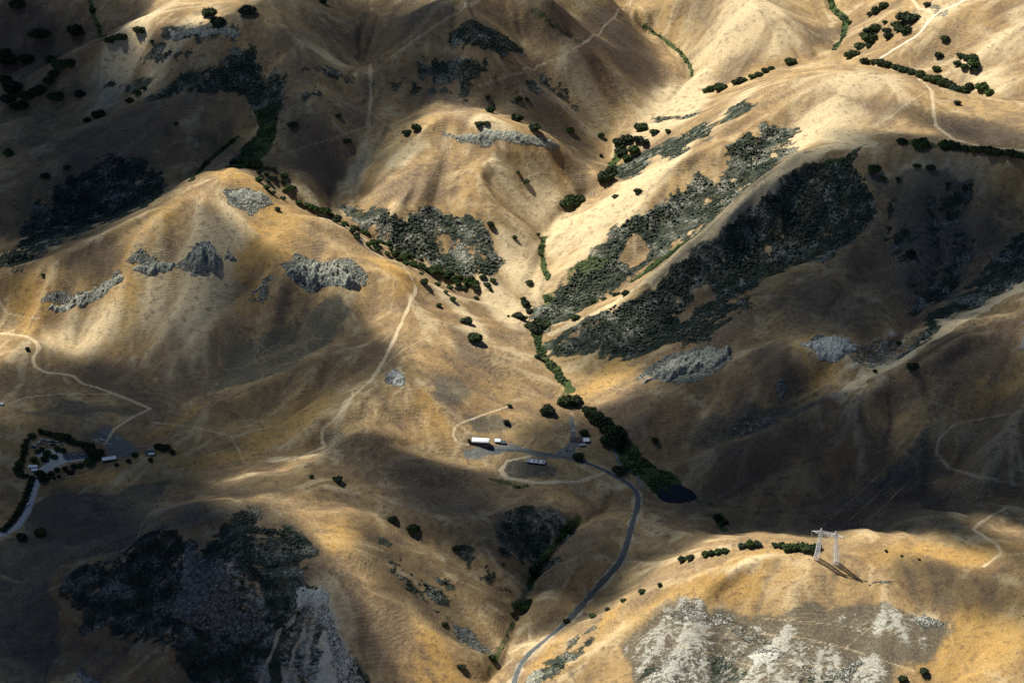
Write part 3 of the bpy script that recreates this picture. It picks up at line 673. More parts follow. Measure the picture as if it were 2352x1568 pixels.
# ------------------------------------------------------------------ hillside material
t = NT('hillside')
geo = t.n.new('ShaderNodeNewGeometry'); pos = geo.outputs['Position']
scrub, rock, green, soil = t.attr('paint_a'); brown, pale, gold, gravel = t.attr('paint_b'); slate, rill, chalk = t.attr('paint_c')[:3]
n200 = t.noise(pos, 1/190., 4, .6, .4); n60 = t.noise(pos, 1/55., 4, .6, .6); n12 = t.noise(pos, 1/11., 4, .65, .3); n3 = t.noise(pos, 1/2.6, 3, .7)
GOLDB = hexc(.365, .245, .104); GOLDD = hexc(.215, .138, .062); PALE = hexc(.61, .50, .315); BROWN = hexc(.094, .066, .05)
c = t.mix(t.ramp(n200, .38, .64), GOLDD, GOLDB)
c = t.mix(t.math('MULTIPLY', t.ramp(n60, .48, .66), .5), c, BROWN)
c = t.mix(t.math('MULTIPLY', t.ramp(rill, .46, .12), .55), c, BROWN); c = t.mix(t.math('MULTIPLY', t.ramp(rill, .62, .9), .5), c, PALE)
c = t.mix(t.math('MULTIPLY', t.ramp(n60, .47, .28), .45), c, PALE)
wob = t.math('MULTIPLY_ADD', t.math('SUBTRACT', t.math('MULTIPLY_ADD', rill, .35, t.math('MULTIPLY', n60, .65)), .5), 1.6, t.math('MULTIPLY', t.math('SUBTRACT', n12, .5), .9))
def wmask(m, k=1.0): return t.ramp(t.math('ADD', m, t.math('MULTIPLY', wob, k)), .12, .62)
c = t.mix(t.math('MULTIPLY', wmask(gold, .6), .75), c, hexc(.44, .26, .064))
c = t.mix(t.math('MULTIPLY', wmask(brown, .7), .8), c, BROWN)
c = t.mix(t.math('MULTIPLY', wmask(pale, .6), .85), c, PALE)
c = t.mix(t.math('MULTIPLY', wmask(slate, .7), .85), c, t.mix(t.ramp(n12, .35, .65), hexc(.018, .034, .038), hexc(.07, .076, .066)))  # turf colour, pushed dark and teal to deepen the shade
# mown looking streaks of trodden ground that follow the contours
sx = t.n.new('ShaderNodeSeparateXYZ'); t.t.links.new(pos, sx.inputs[0]); z_ = sx.outputs[2]
ph = t.math('ADD', t.math('MULTIPLY', z_, 2.1), t.math('MULTIPLY', t.noise(pos, 1/26., 2), 12.))
terr_w = t.math('MULTIPLY_ADD', t.math('SINE', ph), .5, .5)
tmask = t.math('MULTIPLY', t.ramp(t.noise(pos, 1/150., 2), .42, .6), t.ramp(n12, .3, .6))
c = t.mix(t.math('MULTIPLY', t.math('MULTIPLY', terr_w, tmask), .2), c, PALE)
# cattle trails
mp = t.n.new('ShaderNodeVectorMath'); mp.operation = 'MULTIPLY_ADD'
nzc = t.n.new('ShaderNodeTexNoise'); t.t.links.new(pos, nzc.inputs['Vector']); nzc.inputs['Scale'].default_value = 1/38.; nzc.inputs['Detail'].default_value = 3
t.t.links.new(nzc.outputs['Color'], mp.inputs[0]); mp.inputs[1].default_value = (46, 46, 46); t.t.links.new(pos, mp.inputs[2])
e1 = t.voro(mp.outputs[0], 1/62., 'DISTANCE_TO_EDGE'); e2 = t.voro(mp.outputs[0], 1/23., 'DISTANCE_TO_EDGE')
tr = t.math('MAXIMUM', t.math('MULTIPLY', t.ramp(e1, .018, .004), .8), t.math('MULTIPLY', t.ramp(e2, .05, .012), t.ramp(t.noise(pos, 1/120., 2), .5, .62, 0, .55)))
tr = t.math('MULTIPLY', tr, t.ramp(n60, .35, .6, .25, 1.))
c = t.mix(t.math('MULTIPLY', t.math('MULTIPLY', tr, t.ramp(t.noise(pos, 1/260., 2), .46, .6, .0, 1.)), .42), c, hexc(.56, .44, .29))
# grain of the grass
c = t.mix(t.ramp(n3, .3, .7, .0, 1.), t.mix(.28, c, hexc(.06, .04, .03)), t.mix(.14, c, hexc(.72, .58, .38)))
c = t.mix(t.math('MULTIPLY', t.ramp(n12, .50, .68), .55), c, BROWN)
# brush: dark cover broken by pale stone and dry grass
v6 = t.voro(pos, 1/6.5); v3 = t.voro(pos, 1/3.0)
sc_dark = t.mix(t.ramp(t.noise(pos, 1/18., 3), .4, .65), hexc(.018, .028, .022), hexc(.058, .066, .045))
sc = t.mix(t.math('MULTIPLY', t.ramp(v3, .25, .75), t.ramp(t.noise(pos, 1/30., 3), .44, .68)), sc_dark, hexc(.27, .27, .235))
smask = t.math('MULTIPLY', t.ramp(scrub, .02, .14), t.ramp(t.math('ADD', t.math('MULTIPLY_ADD', t.math('SUBTRACT', rill, .5), -1.3, scrub), t.math('MULTIPLY', t.math('SUBTRACT', t.math('MULTIPLY_ADD', n12, .6, t.math('MULTIPLY', t.noise(pos, 1/34., 3), .7)), .66), 3.0)), .26, .52))
c = t.mix(smask, c, sc)
strx = t.n.new('ShaderNodeVectorMath'); strx.operation = 'MULTIPLY'; t.t.links.new(mp.outputs[0], strx.inputs[0]); strx.inputs[1].default_value = (.35, 1., 1.)
stk = t.noise(strx.outputs[0], 1/5.5, 6, .78)
ckm = t.ramp(t.math('ADD', t.math('MULTIPLY', chalk, .55), t.math('MULTIPLY', t.math('SUBTRACT', t.math('MULTIPLY_ADD', rill, .25, t.math('MULTIPLY', stk, .9)), .575), 3.2)), .30, .62)
ckm = t.math('MULTIPLY', ckm, t.ramp(chalk, .05, .4))
c = t.mix(t.math('MULTIPLY', ckm, .68), c, t.mix(t.ramp(n3, .3, .7), hexc(.34, .35, .31), hexc(.66, .66, .60)))
gmask = t.ramp(t.math('ADD', green, t.math('MULTIPLY', t.math('SUBTRACT', n12, .5), 1.0)), .3, .75)
c = t.mix(gmask, c, t.mix(t.ramp(n3, .3, .7), hexc(.022, .042, .014), hexc(.075, .1, .034)))
# stone
st1 = t.noise(pos, 1/5., 5, .7, .8); st2 = t.voro(mp.outputs[0], 1/9., 'DISTANCE_TO_EDGE')
rk = t.mix(t.ramp(st1, .35, .68), hexc(.08, .09, .085), hexc(.42, .42, .36))
rk = t.mix(t.ramp(pale, .3, .8), rk, t.mix(t.ramp(st1, .3, .6), hexc(.22, .23, .22), hexc(.66, .66, .60)))
rk = t.mix(t.ramp(st2, .07, .01), rk, hexc(.05, .055, .055))
rmask = t.math('MULTIPLY', t.ramp(rock, .02, .14), t.ramp(t.math('ADD', rock, t.math('MULTIPLY', t.math('SUBTRACT', t.math('MULTIPLY_ADD', st1, .6, t.math('MULTIPLY', n12, .5)), .56), 1.7)), .45, .62))
c = t.mix(rmask, c, rk)
gv = t.mix(t.ramp(n12, .3, .7), hexc(.10, .11, .11), hexc(.17, .175, .17))
gv = t.mix(t.math('MULTIPLY', pale, 1.0), gv, hexc(.42, .42, .40))
c = t.mix(t.ramp(t.math('ADD', gravel, t.math('MULTIPLY', t.math('SUBTRACT', n3, .5), .3)), .35, .6), c, gv)
c = t.mix(t.math('MULTIPLY', t.ramp(t.math('ADD', soil, t.math('MULTIPLY', t.math('SUBTRACT', n12, .5), .9)), .15, .9), .62), c, t.mix(t.ramp(n12, .3, .7), hexc(.56, .44, .28), hexc(.70, .60, .44)))
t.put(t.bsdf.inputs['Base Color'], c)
b = t.bump(t.math('MULTIPLY', terr_w, tmask), .35, .5)
b = t.bump(n3, .5, .9, b)
b = t.bump(t.math('MULTIPLY', n12, t.math('MULTIPLY_ADD', scrub, 1.2, .8)), .5, 3.0, b)
b = t.bump(t.math('MULTIPLY', t.math('SUBTRACT', 1., v6), smask), .9, 3.0, b)
b = t.bump(t.math('MULTIPLY', st1, rmask), 1.0, 6.0, b)
t.t.links.new(b, t.bsdf.inputs['Normal'])
terr_me.materials.append(t.m)

# ------------------------------------------------------------------ clouds above the scene: unseen, thickness shaped to lay the wanted shade
CLOUD_Z = 2500.
CL = [  # view x, y of the shade, half sizes, turn, optical depth
 (60,150,260,230,0,2.3),(330,330,260,90,-25,1.9),(180,480,260,110,-28,2.6),(520,210,110,70,-10,1.2),(560,330,60,60,0,1.0),(0,380,150,100,0,1.2),
 (860,110,200,90,0,1.1),(1330,30,150,50,10,.6),(1440,130,90,40,20,.3),(1060,120,110,50,0,.8),(740,250,120,90,0,.6),(720,380,60,50,0,.7),
 (650,790,180,60,-35,3.8),(490,880,210,58,-22,4.),(180,930,220,40,0,1.6),(200,860,90,24,10,.9),(780,720,70,50,-30,.7),(420,960,160,30,-10,1.6),
 (120,1050,260,70,0,1.9),(200,1190,260,90,0,2.0),(60,1400,200,200,0,3.4),(420,1380,300,130,0,3.6),(600,1250,160,70,20,1.9),(600,1110,200,40,-10,1.2),(480,1540,260,80,0,2.2),
 (880,1080,130,50,25,.9),(1060,1160,200,70,15,1.5),(1250,1230,200,100,0,1.7),(1430,1080,130,70,0,1.9),(1180,1380,120,60,0,1.4),(900,1320,100,70,40,1.2),
 (1250,1040,180,40,0,.9),(1360,1200,140,80,0,1.0),(1000,1430,90,50,30,.7),(1330,1330,120,60,-40,.7),
 (1970,550,240,110,-28,5.0),(1670,720,220,50,-36,4.2),(1880,430,90,50,-40,2.),(2230,520,200,120,0,2.6),(1400,770,120,40,-20,1.7),(2040,640,180,70,0,1.9),(1720,680,160,60,-25,1.2),(2352,560,120,90,0,1.2),
 (1720,930,170,70,-15,2.1),(1620,1010,130,40,-20,1.3),(2100,960,230,70,-22,2.1),(2370,910,150,60,-20,1.6),(1850,1060,220,50,-15,1.6),(2200,1110,250,70,0,2.2),(1800,1130,330,60,0,2.8),(1550,1110,120,60,20,2.2),(2330,1020,130,70,0,1.6),
 (1750,1210,300,25,0,1.2),(2150,1215,200,26,5,1.2),(2160,1335,80,22,0,1.5),(2352,1330,90,40,0,1.0),(1600,850,160,40,-15,.7),(2280,1240,80,20,0,.7),
 (2150,480,240,130,0,1.2),(2280,915,170,40,-28,1.4),(2080,980,240,60,-20,1.0),(2300,1130,140,60,0,1.),(60,1290,200,100,0,1.2),(250,1180,130,50,0,.8),(400,150,120,30,-15,.5),(150,330,200,60,-25,1.),(300,1300,260,60,0,1.),(1950,620,300,60,-20,.8),(2250,980,200,60,-20,1.),(900,1120,160,40,0,.8),(1480,860,60,30,0,.4),
 (2140,866,250,24,-27,2.6),(1880,965,140,22,-18,1.6),(1700,1030,150,20,-18,1.2),(560,900,200,20,-25,1.4),(230,905,120,14,5,1.),(1900,360,60,14,0,1.2),
 # gaps cut so the sun lights chosen slopes
 (1720,440,190,34,-41,-2.),(1900,300,190,46,0,-4.),(2100,310,140,24,5,-2.),(755,1430,85,140,0,-3.6),(1250,1110,200,30,0,-1.),(1420,460,200,40,-40,-2.),(1650,350,120,50,-35,-1.6),(340,610,330,100,-22,-2.2),(800,620,140,50,10,-1.5),(2150,760,270,40,-33,-3.),(2330,650,60,40,-40,-2.),(1890,840,110,34,30,-3.),(1950,905,60,12,-20,-1.5),
 (1150,650,160,100,20,-2.),(290,100,150,22,-33,-2.),(440,40,90,16,0,-1.2),(700,970,180,24,-27,-1.8),(1000,870,120,70,20,-1.2),(780,1240,70,36,20,-1.3),(440,440,170,22,-27,-1.6),(1750,1310,330,40,2,-2.),(2250,1270,120,20,0,-1.2),
 (1000,380,200,80,0,-1.4),(2000,180,300,80,0,-1.6),(1650,100,160,80,0,-1.4),(100,780,120,30,0,-1.),(1100,1520,160,60,20,-1.2),(1330,1480,120,30,-35,-1.2),(620,870,220,16,-24,-1.1),(250,770,140,16,-15,-1.),(1180,1010,120,20,0,-.4),(230,1080,140,10,-12,-.9),(160,1222,90,12,0,-1.),(150,1048,80,24,-5,-3.),(40,1180,60,40,-60,-1.2),(1450,880,120,50,-10,-2.),(1650,850,170,34,-15,-2.4),(1880,770,130,44,0,-3.),(2040,790,90,50,-20,-2.),(1500,740,60,16,-35,-1.2),(600,1030,120,20,-5,-.8),(345,1036,30,12,0,-.8),
]
CL += [(x_, y_, 40, 26, -38, -6.) for x_, y_, _z in densify([(x_, y_, 0) for x_, y_ in RIDGE1[2:]], 34.)]
CL += [(x_, y_, 44, 22, -32, -6.) for x_, y_, _z in densify([(1950,885,0),(2030,842,0),(2100,798,0),(2170,752,0),(2240,705,0),(2340,645,0)], 36.)]
CL += [(700,120,180,60,0,.8),(1080,50,200,50,0,.7),(60,200,240,160,0,1.),(250,330,260,80,-25,.8),(60,1400,240,160,0,1.5),(740,220,110,80,0,.6),(1350,60,120,40,0,.4)]
CL += [(1280,1190,220,70,0,.7),(250,1100,260,90,0,.8),(1100,1270,180,50,20,.4),(2200,1040,260,80,-10,.8)]
nqx, nqy = 230, 260
c0 = sun_dir*((CLOUD_Z-120)/sun_dir[2])
qx = np.linspace(-1750, 1750, nqx)+c0[0]; qy = np.linspace(1500, 6100, nqy)+c0[1]
QX, QY = np.meshgrid(qx, qy)
wx_ = QX+34*fbm(QX, QY, 150., 4, 81); wy_ = QY+48*fbm(QX, QY, 150., 4, 82)
tau = np.zeros_like(QX)
for x, y, rx, ry, rot, s_ in CL:
    cc_, Mi = blob_frame(x, y, rx, ry, rot)
    C3 = cc_+sun_dir*((CLOUD_Z-cc_[2])/sun_dir[2])
    if rx > 2.4*ry:                                # long narrow ones follow the lie of the slope they shade
        ca_, sa_ = math.cos(math.radians(rot))*rx*.7, math.sin(math.radians(rot))*rx*.7
        e3 = [p+sun_dir*((CLOUD_Z-p[2])/sun_dir[2]) for p in raycast(H, [(x+ca_, y+sa_), (x-ca_, y-sa_)])]
        M0 = np.linalg.inv(Mi); M0[:, 0] = (e3[0]-e3[1])[:2]/1.4; C3 = (e3[0]+e3[1]+2*C3)/4; Mi = np.linalg.inv(M0)
    q = Mi @ np.stack([(wx_-C3[0]).ravel(), (wy_-C3[1]).ravel()])
    r2 = (q**2).sum(0).reshape(QX.shape)
    tau += s_*np.exp(-1.1*r2**1.25)*(1. if s_ > 0 else 1.)
tau *= 1+.75*fbm(QX, QY, 150., 4, 83)
tau += .35*np.clip(fbm(QX, QY, 300., 4, 87), 0, 1)
tau = np.clip(tau*2.0-.15, 0, 5.)
edge = np.minimum(np.minimum(np.arange(nqx)[None], nqx-1-np.arange(nqx)[None]), np.minimum(np.arange(nqy)[:, None], nqy-1-np.arange(nqy)[:, None]))
tau *= np.clip(edge/12., 0, 1)
CD = .0075                                       # extinction per metre
thick = tau/CD*sun_dir[2]
keep = thick > 1.0
kq = keep[:-1, :-1] | keep[1:, :-1] | keep[:-1, 1:] | keep[1:, 1:]
idx = np.full(QX.shape, -1); used = np.zeros(QX.shape, bool)
for a in (0, 1):
    for b_ in (0, 1): used[a:nqy-1+a, b_:nqx-1+b_] |= kq
idx[used] = np.arange(used.sum()); nu = int(used.sum())
base = CLOUD_Z+12*fbm(QX, QY, 200., 3, 84)
top = np.stack([QX[used], QY[used], (base+thick*.62+.3)[used]], 1); bot = np.stack([QX[used], QY[used], (base-thick*.38-.3)[used]], 1)
jj, ii = np.nonzero(kq)
q1 = np.stack([idx[jj, ii], idx[jj, ii+1], idx[jj+1, ii+1], idx[jj+1, ii]], 1)
faces = [q1, q1[:, ::-1]+nu]
side = []
for (dj, di, a, b_) in ((-1, 0, (0, 0), (0, 1)), (1, 0, (1, 1), (1, 0)), (0, -1, (1, 0), (0, 0)), (0, 1, (0, 1), (1, 1))):
    j2, i2 = jj+dj, ii+di
    ok = (j2 >= 0) & (i2 >= 0) & (j2 < nqy-1) & (i2 < nqx-1)
    free = ~ok; free[ok] = ~kq[j2[ok], i2[ok]]
    A1 = idx[jj[free]+a[0], ii[free]+a[1]]; B1 = idx[jj[free]+b_[0], ii[free]+b_[1]]
    side.append(np.stack([B1, A1, A1+nu, B1+nu], 1))
faces = np.concatenate(faces+side)
def mesh_from(name, V, F, smooth=True):
    me = bpy.data.meshes.new(name); k = F.shape[1]
    me.vertices.add(len(V)); me.vertices.foreach_set('co', np.asarray(V, np.float32).ravel())
    me.loops.add(F.size); me.loops.foreach_set('vertex_index', F.astype(np.int32).ravel())
    me.polygons.add(len(F)); me.polygons.foreach_set('loop_start', np.arange(0, F.size, k, dtype=np.int32))
    if smooth: me.polygons.foreach_set('use_smooth', np.ones(len(F), bool))
    me.update(calc_edges=True); return me
cl_me = mesh_from('shade_clouds', np.concatenate([top, bot]), faces)
cm = bpy.data.materials.new('cloud_absorber'); cm.use_nodes = True
for nd in list(cm.node_tree.nodes):
    if nd.type == 'BSDF_PRINCIPLED': cm.node_tree.nodes.remove(nd)
pv = cm.node_tree.nodes.new('ShaderNodeVolumeAbsorption'); pv.inputs['Density'].default_value = CD; pv.inputs['Color'].default_value = (.0, .06, .12, 1)  # absorbs only; bluish colour tints the shade it casts
cm.node_tree.links.new(pv.outputs[0], cm.node_tree.nodes['Material Output'].inputs['Volume'])
cl_me.materials.append(cm)
shade_clouds = bpy.data.objects.new('shade_clouds', cl_me); scene.collection.objects.link(shade_clouds); shade_clouds['kind'] = 'stuff'
# ------------------------------------------------------------------ objects: helpers
C = scene.collection
def put(name, me, mat=None, parent=None, loc=None, rot=None, scale=None, **props):
    o = bpy.data.objects.new(name, me); C.objects.link(o)
    if mat is not None and me is not None and not me.materials: me.materials.append(mat)
    if parent is not None: o.parent = parent
    if loc is not None: o.location = loc
    if rot is not None: o.rotation_euler = rot
    if scale is not None: o.scale = scale
    for k, v in props.items():
        if v: o[k] = v
    return o
def structure(o): o['kind'] = 'structure'; return o
class MB:
    def __init__(s): s.v = []; s.f = []
    def add(s, v, f):
        n_ = len(s.v); s.v += [tuple(p) for p in v]; s.f += [tuple(i+n_ for i in q) for q in f]; return s
    def box(s, x0, x1, y0, y1, z0, z1):
        return s.add([(x0,y0,z0),(x1,y0,z0),(x1,y1,z0),(x0,y1,z0),(x0,y0,z1),(x1,y0,z1),(x1,y1,z1),(x0,y1,z1)],
                     [(0,3,2,1),(4,5,6,7),(0,1,5,4),(1,2,6,5),(2,3,7,6),(3,0,4,7)])
    def bar(s, a, b, r, n_=4, r2=None):
        a = Vector(a); b = Vector(b); d = (b-a).normalized(); u = d.orthogonal().normalized(); w = d.cross(u); r2 = r if r2 is None else r2
        vs = []
        for p, rr in ((a, r), (b, r2)):
            for i in range(n_):
                an = 2*math.pi*i/n_+.78; vs.append(p+u*math.cos(an)*rr+w*math.sin(an)*rr)
        return s.add(vs, [(i, (i+1)%n_, n_+(i+1)%n_, n_+i) for i in range(n_)]+[tuple(range(n_-1, -1, -1)), tuple(range(n_, 2*n_))])
    def prism(s, prof, x0, x1):
        """profile in (y, z), pushed along x"""
        n_ = len(prof)
        return s.add([(x0, y, z) for y, z in prof]+[(x1, y, z) for y, z in prof],
                     [tuple(range(n_)), tuple(range(2*n_-1, n_-1, -1))]+[(i, n_+i, n_+(i+1)%n_, (i+1)%n_) for i in range(n_)])
    def mesh(s, name, smooth=False):
        me = bpy.data.meshes.new(name); me.from_pydata(s.v, [], s.f); me.update()
        if smooth: me.polygons.foreach_set('use_smooth', np.ones(len(me.polygons), bool))
        return me
def pxm(p):
    """view pixels per metre at a world point"""
    return FPX/((p[1])*cP-(p[2]-CAM_H)*sP)

# ------------------------------------------------------------------ pond, road and driveway
t = NT('pond_water'); t.put(t.bsdf.inputs['Base Color'], hexc(.004, .008, .012)); t.bsdf.inputs['Roughness'].default_value = .2; t.bsdf.inputs['Specular IOR Level'].default_value = .12
g_ = t.n.new('ShaderNodeNewGeometry'); t.t.links.new(t.bump(t.noise(g_.outputs['Position'], .8, 3), .12, .15), t.bsdf.inputs['Normal'])
cpt = POND[:, :2].mean(0)
pv_ = [(cpt[0], cpt[1], POND_Z)]
for k in range(48):
    f_ = k/48*len(POND); i0 = int(f_); w_ = f_-i0
    p_ = POND[i0 % len(POND), :2]*(1-w_)+POND[(i0+1) % len(POND), :2]*w_
    p_ = cpt+(p_-cpt)*1.12
    pv_.append((p_[0], p_[1], POND_Z))
pm_ = bpy.data.meshes.new('pond'); pm_.from_pydata(pv_, [], [(0, 1+k, 1+(k+1) % 48) for k in range(48)]); pm_.update()
structure(put('pond', pm_, t.m))
def ribbon(name, vpts, width, mat, lift=.32, smoothn=6):
    P = pline(vpts, 6.)[:, :2]
    for _ in range(smoothn): P[1:-1] = (P[:-2]+2*P[1:-1]+P[2:])/4
    seg = np.r_[0, np.cumsum(np.hypot(*(P[1:]-P[:-1]).T))]
    m_ = max(2, int(seg[-1]/2.2)); s_ = np.linspace(0, seg[-1], m_)
    X_ = np.interp(s_, seg, P[:, 0]); Y_ = np.interp(s_, seg, P[:, 1])
    tx, ty = np.gradient(X_), np.gradient(Y_); l_ = np.hypot(tx, ty)+1e-9; nx_, ny_ = -ty/l_, tx/l_
    na = 7; vv = []
    for k, o_ in enumerate(np.linspace(-.5, .5, na)):
        wv = width*(1+.14*vnoise(s_/17, s_*0+k, 71))
        x_ = X_+nx_*o_*wv; y_ = Y_+ny_*o_*wv
        vv.append(np.stack([x_, y_, ground(x_, y_)+lift-(.34 if k in (0, na-1) else 0)-.12*abs(o_)], 1))
    V_ = np.concatenate(vv); F_ = []
    for k in range(na-1):
        i_ = np.arange(m_-1)+k*m_; F_.append(np.stack([i_, i_+m_, i_+m_+1, i_+1][::-1], 1))
    return structure(put(name, mesh_from(name, V_, np.concatenate(F_)), mat))
def road_mat(name, a, b_):
    t = NT(name); g_ = t.n.new('ShaderNodeNewGeometry'); p_ = g_.outputs['Position']
    t.put(t.bsdf.inputs['Base Color'], t.mix(t.ramp(t.noise(p_, .22, 4, .7), .3, .7), hexc(*a), hexc(*b_)))
    t.t.links.new(t.bump(t.noise(p_, 1.2, 2), .3, .2), t.bsdf.inputs['Normal']); return t.m
M_road = road_mat('worn_asphalt', (.06, .07, .075), (.115, .125, .125)); M_drive = road_mat('pale_gravel', (.36, .38, .38), (.5, .51, .5)); M_dirt = road_mat('dry_dirt', (.46, .35, .21), (.62, .5, .33))
ribbon('road', [(1176,1660),(1180,1568),(1192,1530),(1215,1500),(1300,1430),(1380,1340),(1425,1290),(1440,1250),(1450,1210),(1468,1150),(1462,1125),(1440,1108),(1390,1080),(1340,1060),(1290,1048),(1220,1036),(1120,1032)], 8.5, M_road)
ribbon('driveway', [(-30,1236),(0,1229),(34,1214),(60,1180),(80,1122),(90,1092),(98,1074)], 9., M_drive)
ribbon('dirt_road', [(-60,755),(0,765),(60,772),(85,785),(92,800),(75,820),(78,843),(105,855),(170,862),(185,880),(225,890),(290,915),(345,938)], 4.2, M_dirt)
ribbon('dirt_road', [(2240,-10),(2200,10),(2150,30),(2110,80),(2060,110),(2020,135)], 4.5, road_mat('chalky_dirt', (.5, .46, .38), (.68, .64, .56)))

# ------------------------------------------------------------------ rock
t = NT('grey_stone'); g_ = t.n.new('ShaderNodeNewGeometry'); p_ = g_.outputs['Position']
s1 = t.noise(p_, .35, 5, .7, .6); s2 = t.noise(p_, 1/14., 2)
cr = t.mix(t.ramp(s1, .34, .66), hexc(.06, .07, .068), hexc(.44, .45, .38)); cr = t.mix(t.math('MULTIPLY', t.ramp(s2, .5, .65), .45), cr, hexc(.16, .17, .12))
t.put(t.bsdf.inputs['Base Color'], cr); t.t.links.new(t.bump(s1, .8, 1.5), t.bsdf.inputs['Normal']); M_rock = t.m
t = NT('chalk_white_stone'); g_ = t.n.new('ShaderNodeNewGeometry'); p_ = g_.outputs['Position']; s1 = t.noise(p_, .4, 5, .7, .6)
t.put(t.bsdf.inputs['Base Color'], t.mix(t.ramp(s1, .32, .6), hexc(.17, .18, .17), hexc(.58, .58, .52))); t.t.links.new(t.bump(s1, .8, 1.2), t.bsdf.inputs['Normal']); M_chalk = t.m
def ico(level):
    g = (1+5**.5)/2
    V = [(-1,g,0),(1,g,0),(-1,-g,0),(1,-g,0),(0,-1,g),(0,1,g),(0,-1,-g),(0,1,-g),(g,0,-1),(g,0,1),(-g,0,-1),(-g,0,1)]
    F = [(0,11,5),(0,5,1),(0,1,7),(0,7,10),(0,10,11),(1,5,9),(5,11,4),(11,10,2),(10,7,6),(7,1,8),(3,9,4),(3,4,2),(3,2,6),(3,6,8),(3,8,9),(4,9,5),(2,4,11),(6,2,10),(8,6,7),(9,8,1)]
    V = [np.array(v)/np.linalg.norm(v) for v in V]
    for _ in range(level):
        F2 = []; c_ = {}
        def mid(a, b):
            k = (min(a, b), max(a, b))
            if k not in c_:
                m_ = V[a]+V[b]; V.append(m_/np.linalg.norm(m_)); c_[k] = len(V)-1
            return c_[k]
        for a, b, c in F:
            x, y, z = mid(a, b), mid(b, c), mid(c, a); F2 += [(a,x,z),(b,y,x),(c,z,y),(x,y,z)]
        F = F2
    return np.array(V), np.array(F)
ICO0, ICO1, ICO2 = ico(0), ico(1), ico(2)
def lumps(P, size, base, rng_, squash=(1, 1, 1), jag=.35, sink=.25, spin=True):
    """many jagged lumps at points P joined into one set of vertices and triangles"""
    V0, F0 = base; m_ = len(P); nv = len(V0)
    V = np.repeat(V0[None], m_, 0)*(1+jag*(rng_.random((m_, nv, 1))-.5)*2)
    V = V*(np.array(squash)*(1+.35*(rng_.random((m_, 1, 3))-.5)))
    if spin:
        a = rng_.random(m_)*6.283; ca, sa = np.cos(a)[:, None], np.sin(a)[:, None]
        V = np.stack([V[..., 0]*ca-V[..., 1]*sa, V[..., 0]*sa+V[..., 1]*ca, V[..., 2]], -1)
    V = V*np.asarray(size).reshape(-1, 1, 1)
    V[..., 2] += (np.asarray(size)*(squash[2]*1.-sink*2)).reshape(-1, 1)*1.
    V = V+P[:, None]
    F = (F0[None]+(np.arange(m_)*nv)[:, None, None]).reshape(-1, 3)
    return V.reshape(-1, 3), F
def scatter_in(vpts, n_, rng_):
    P = raycast(H, vpts)[:, :2]; lo, hi = P.min(0), P.max(0); out = np.zeros((0, 2))
    for _ in range(12):
        q = lo+(hi-lo)*rng_.random((n_*2, 2)); i_, d_ = poly_in(q[:, 0]+4*vnoise(q[:, 0]/12, q[:, 1]/12, 3), q[:, 1]+4*vnoise(q[:, 0]/12, q[:, 1]/12, 4), P)
        out = np.concatenate([out, q[i_]])
        if len(out) >= n_: break
    out = out[:n_]
    return np.c_[out, ground(out[:, 0], out[:, 1])]
OUTCROPS = [ # label, outline, count, size, height factor, chalk
 ('big square grey cliff standing out of the left golden hillside', [(415,606),(440,580),(480,566),(498,578),(512,605),(490,625),(468,632),(440,625)], 130, 6.5, 1.5, 0),
 ('small grey crag just right of the big square cliff', [(520,602),(530,580),(543,600)], 26, 4.5, 1.4, 0),
 ('wide broken grey crag on the shoulder of the left hill, split into ribs', [(650,635),(680,600),(720,606),(780,602),(812,630),(832,656),(800,664),(720,664),(690,650)], 190, 6., 1.4, 0),
 ('narrow loose rock heap below and left of the wide broken crag', [(566,670),(600,652),(636,648),(600,666)], 40, 3., .8, 0),
 ('long thin slanting band of grey rock at the far left of the hillside', [(92,708),(160,692),(270,632),(285,642),(230,680),(160,714)], 170, 4.2, .9, 0),
 ('short level rock band between the slanting band and the square cliff', [(302,618),(330,606),(408,600),(390,628),(330,634)], 90, 4.4, 1., 0),
 ('flat speckled rock shelf near the top of the left golden hill', [(522,452),(552,432),(618,454),(606,466),(540,462)], 70, 3.5, .6, 0),
 ('long thin rim of rock curving along the rounded middle hill', [(1000,318),(1080,308),(1200,308),(1288,332),(1278,342),(1200,332),(1100,322)], 150, 3.5, .6, 0),
 ('blue grey bluff with ribs at the foot of the great dark slope', [(1478,880),(1530,836),(1600,806),(1690,796),(1676,828),(1600,856),(1540,874)], 190, 6., 1.1, 0),
 ('pale rock outcrop speckled with bushes above the golden knoll', [(1838,796),(1880,778),(1945,776),(1968,800),(1930,828),(1890,828)], 170, 4.4, .8, 1),
 ('small white cone of bare rock on the central slope', [(895,884),(908,846),(933,882)], 60, 3.6, 1., 1),
 ('ragged pale rock head at the top of the white scree chutes', [(682,1348),(700,1340),(716,1358),(748,1336),(758,1376),(752,1400),(738,1388),(728,1404),(712,1386),(696,1410),(686,1380)], 90, 3.2, .8, 1),
 ('dark rock face beside the road at the bottom edge', [(1196,1566),(1222,1546),(1256,1536),(1242,1560),(1215,1590)], 60, 4.5, 1.2, 0),
 ('bright white patch of bare rock on the near grey hillside', [(1705,1502),(1730,1487),(1795,1496),(1780,1514),(1730,1528)], 90, 2.2, .4, 1),
 ('rock ledge along the crest at the top left', [(400,78),(430,68),(480,66),(550,72),(548,84),(480,84)], 70, 4., .7, 0),
]
def ridged(x, y, lam, octs, sd):
    v = 0; a_ = 1.; t_ = 0
    for i in range(octs):
        v = v+a_*(1-np.abs(vnoise(x/lam+3.1*i, y/lam-5.7*i, sd+i))*1.7); t_ += a_; a_ *= .55; lam *= .5
    return v/t_
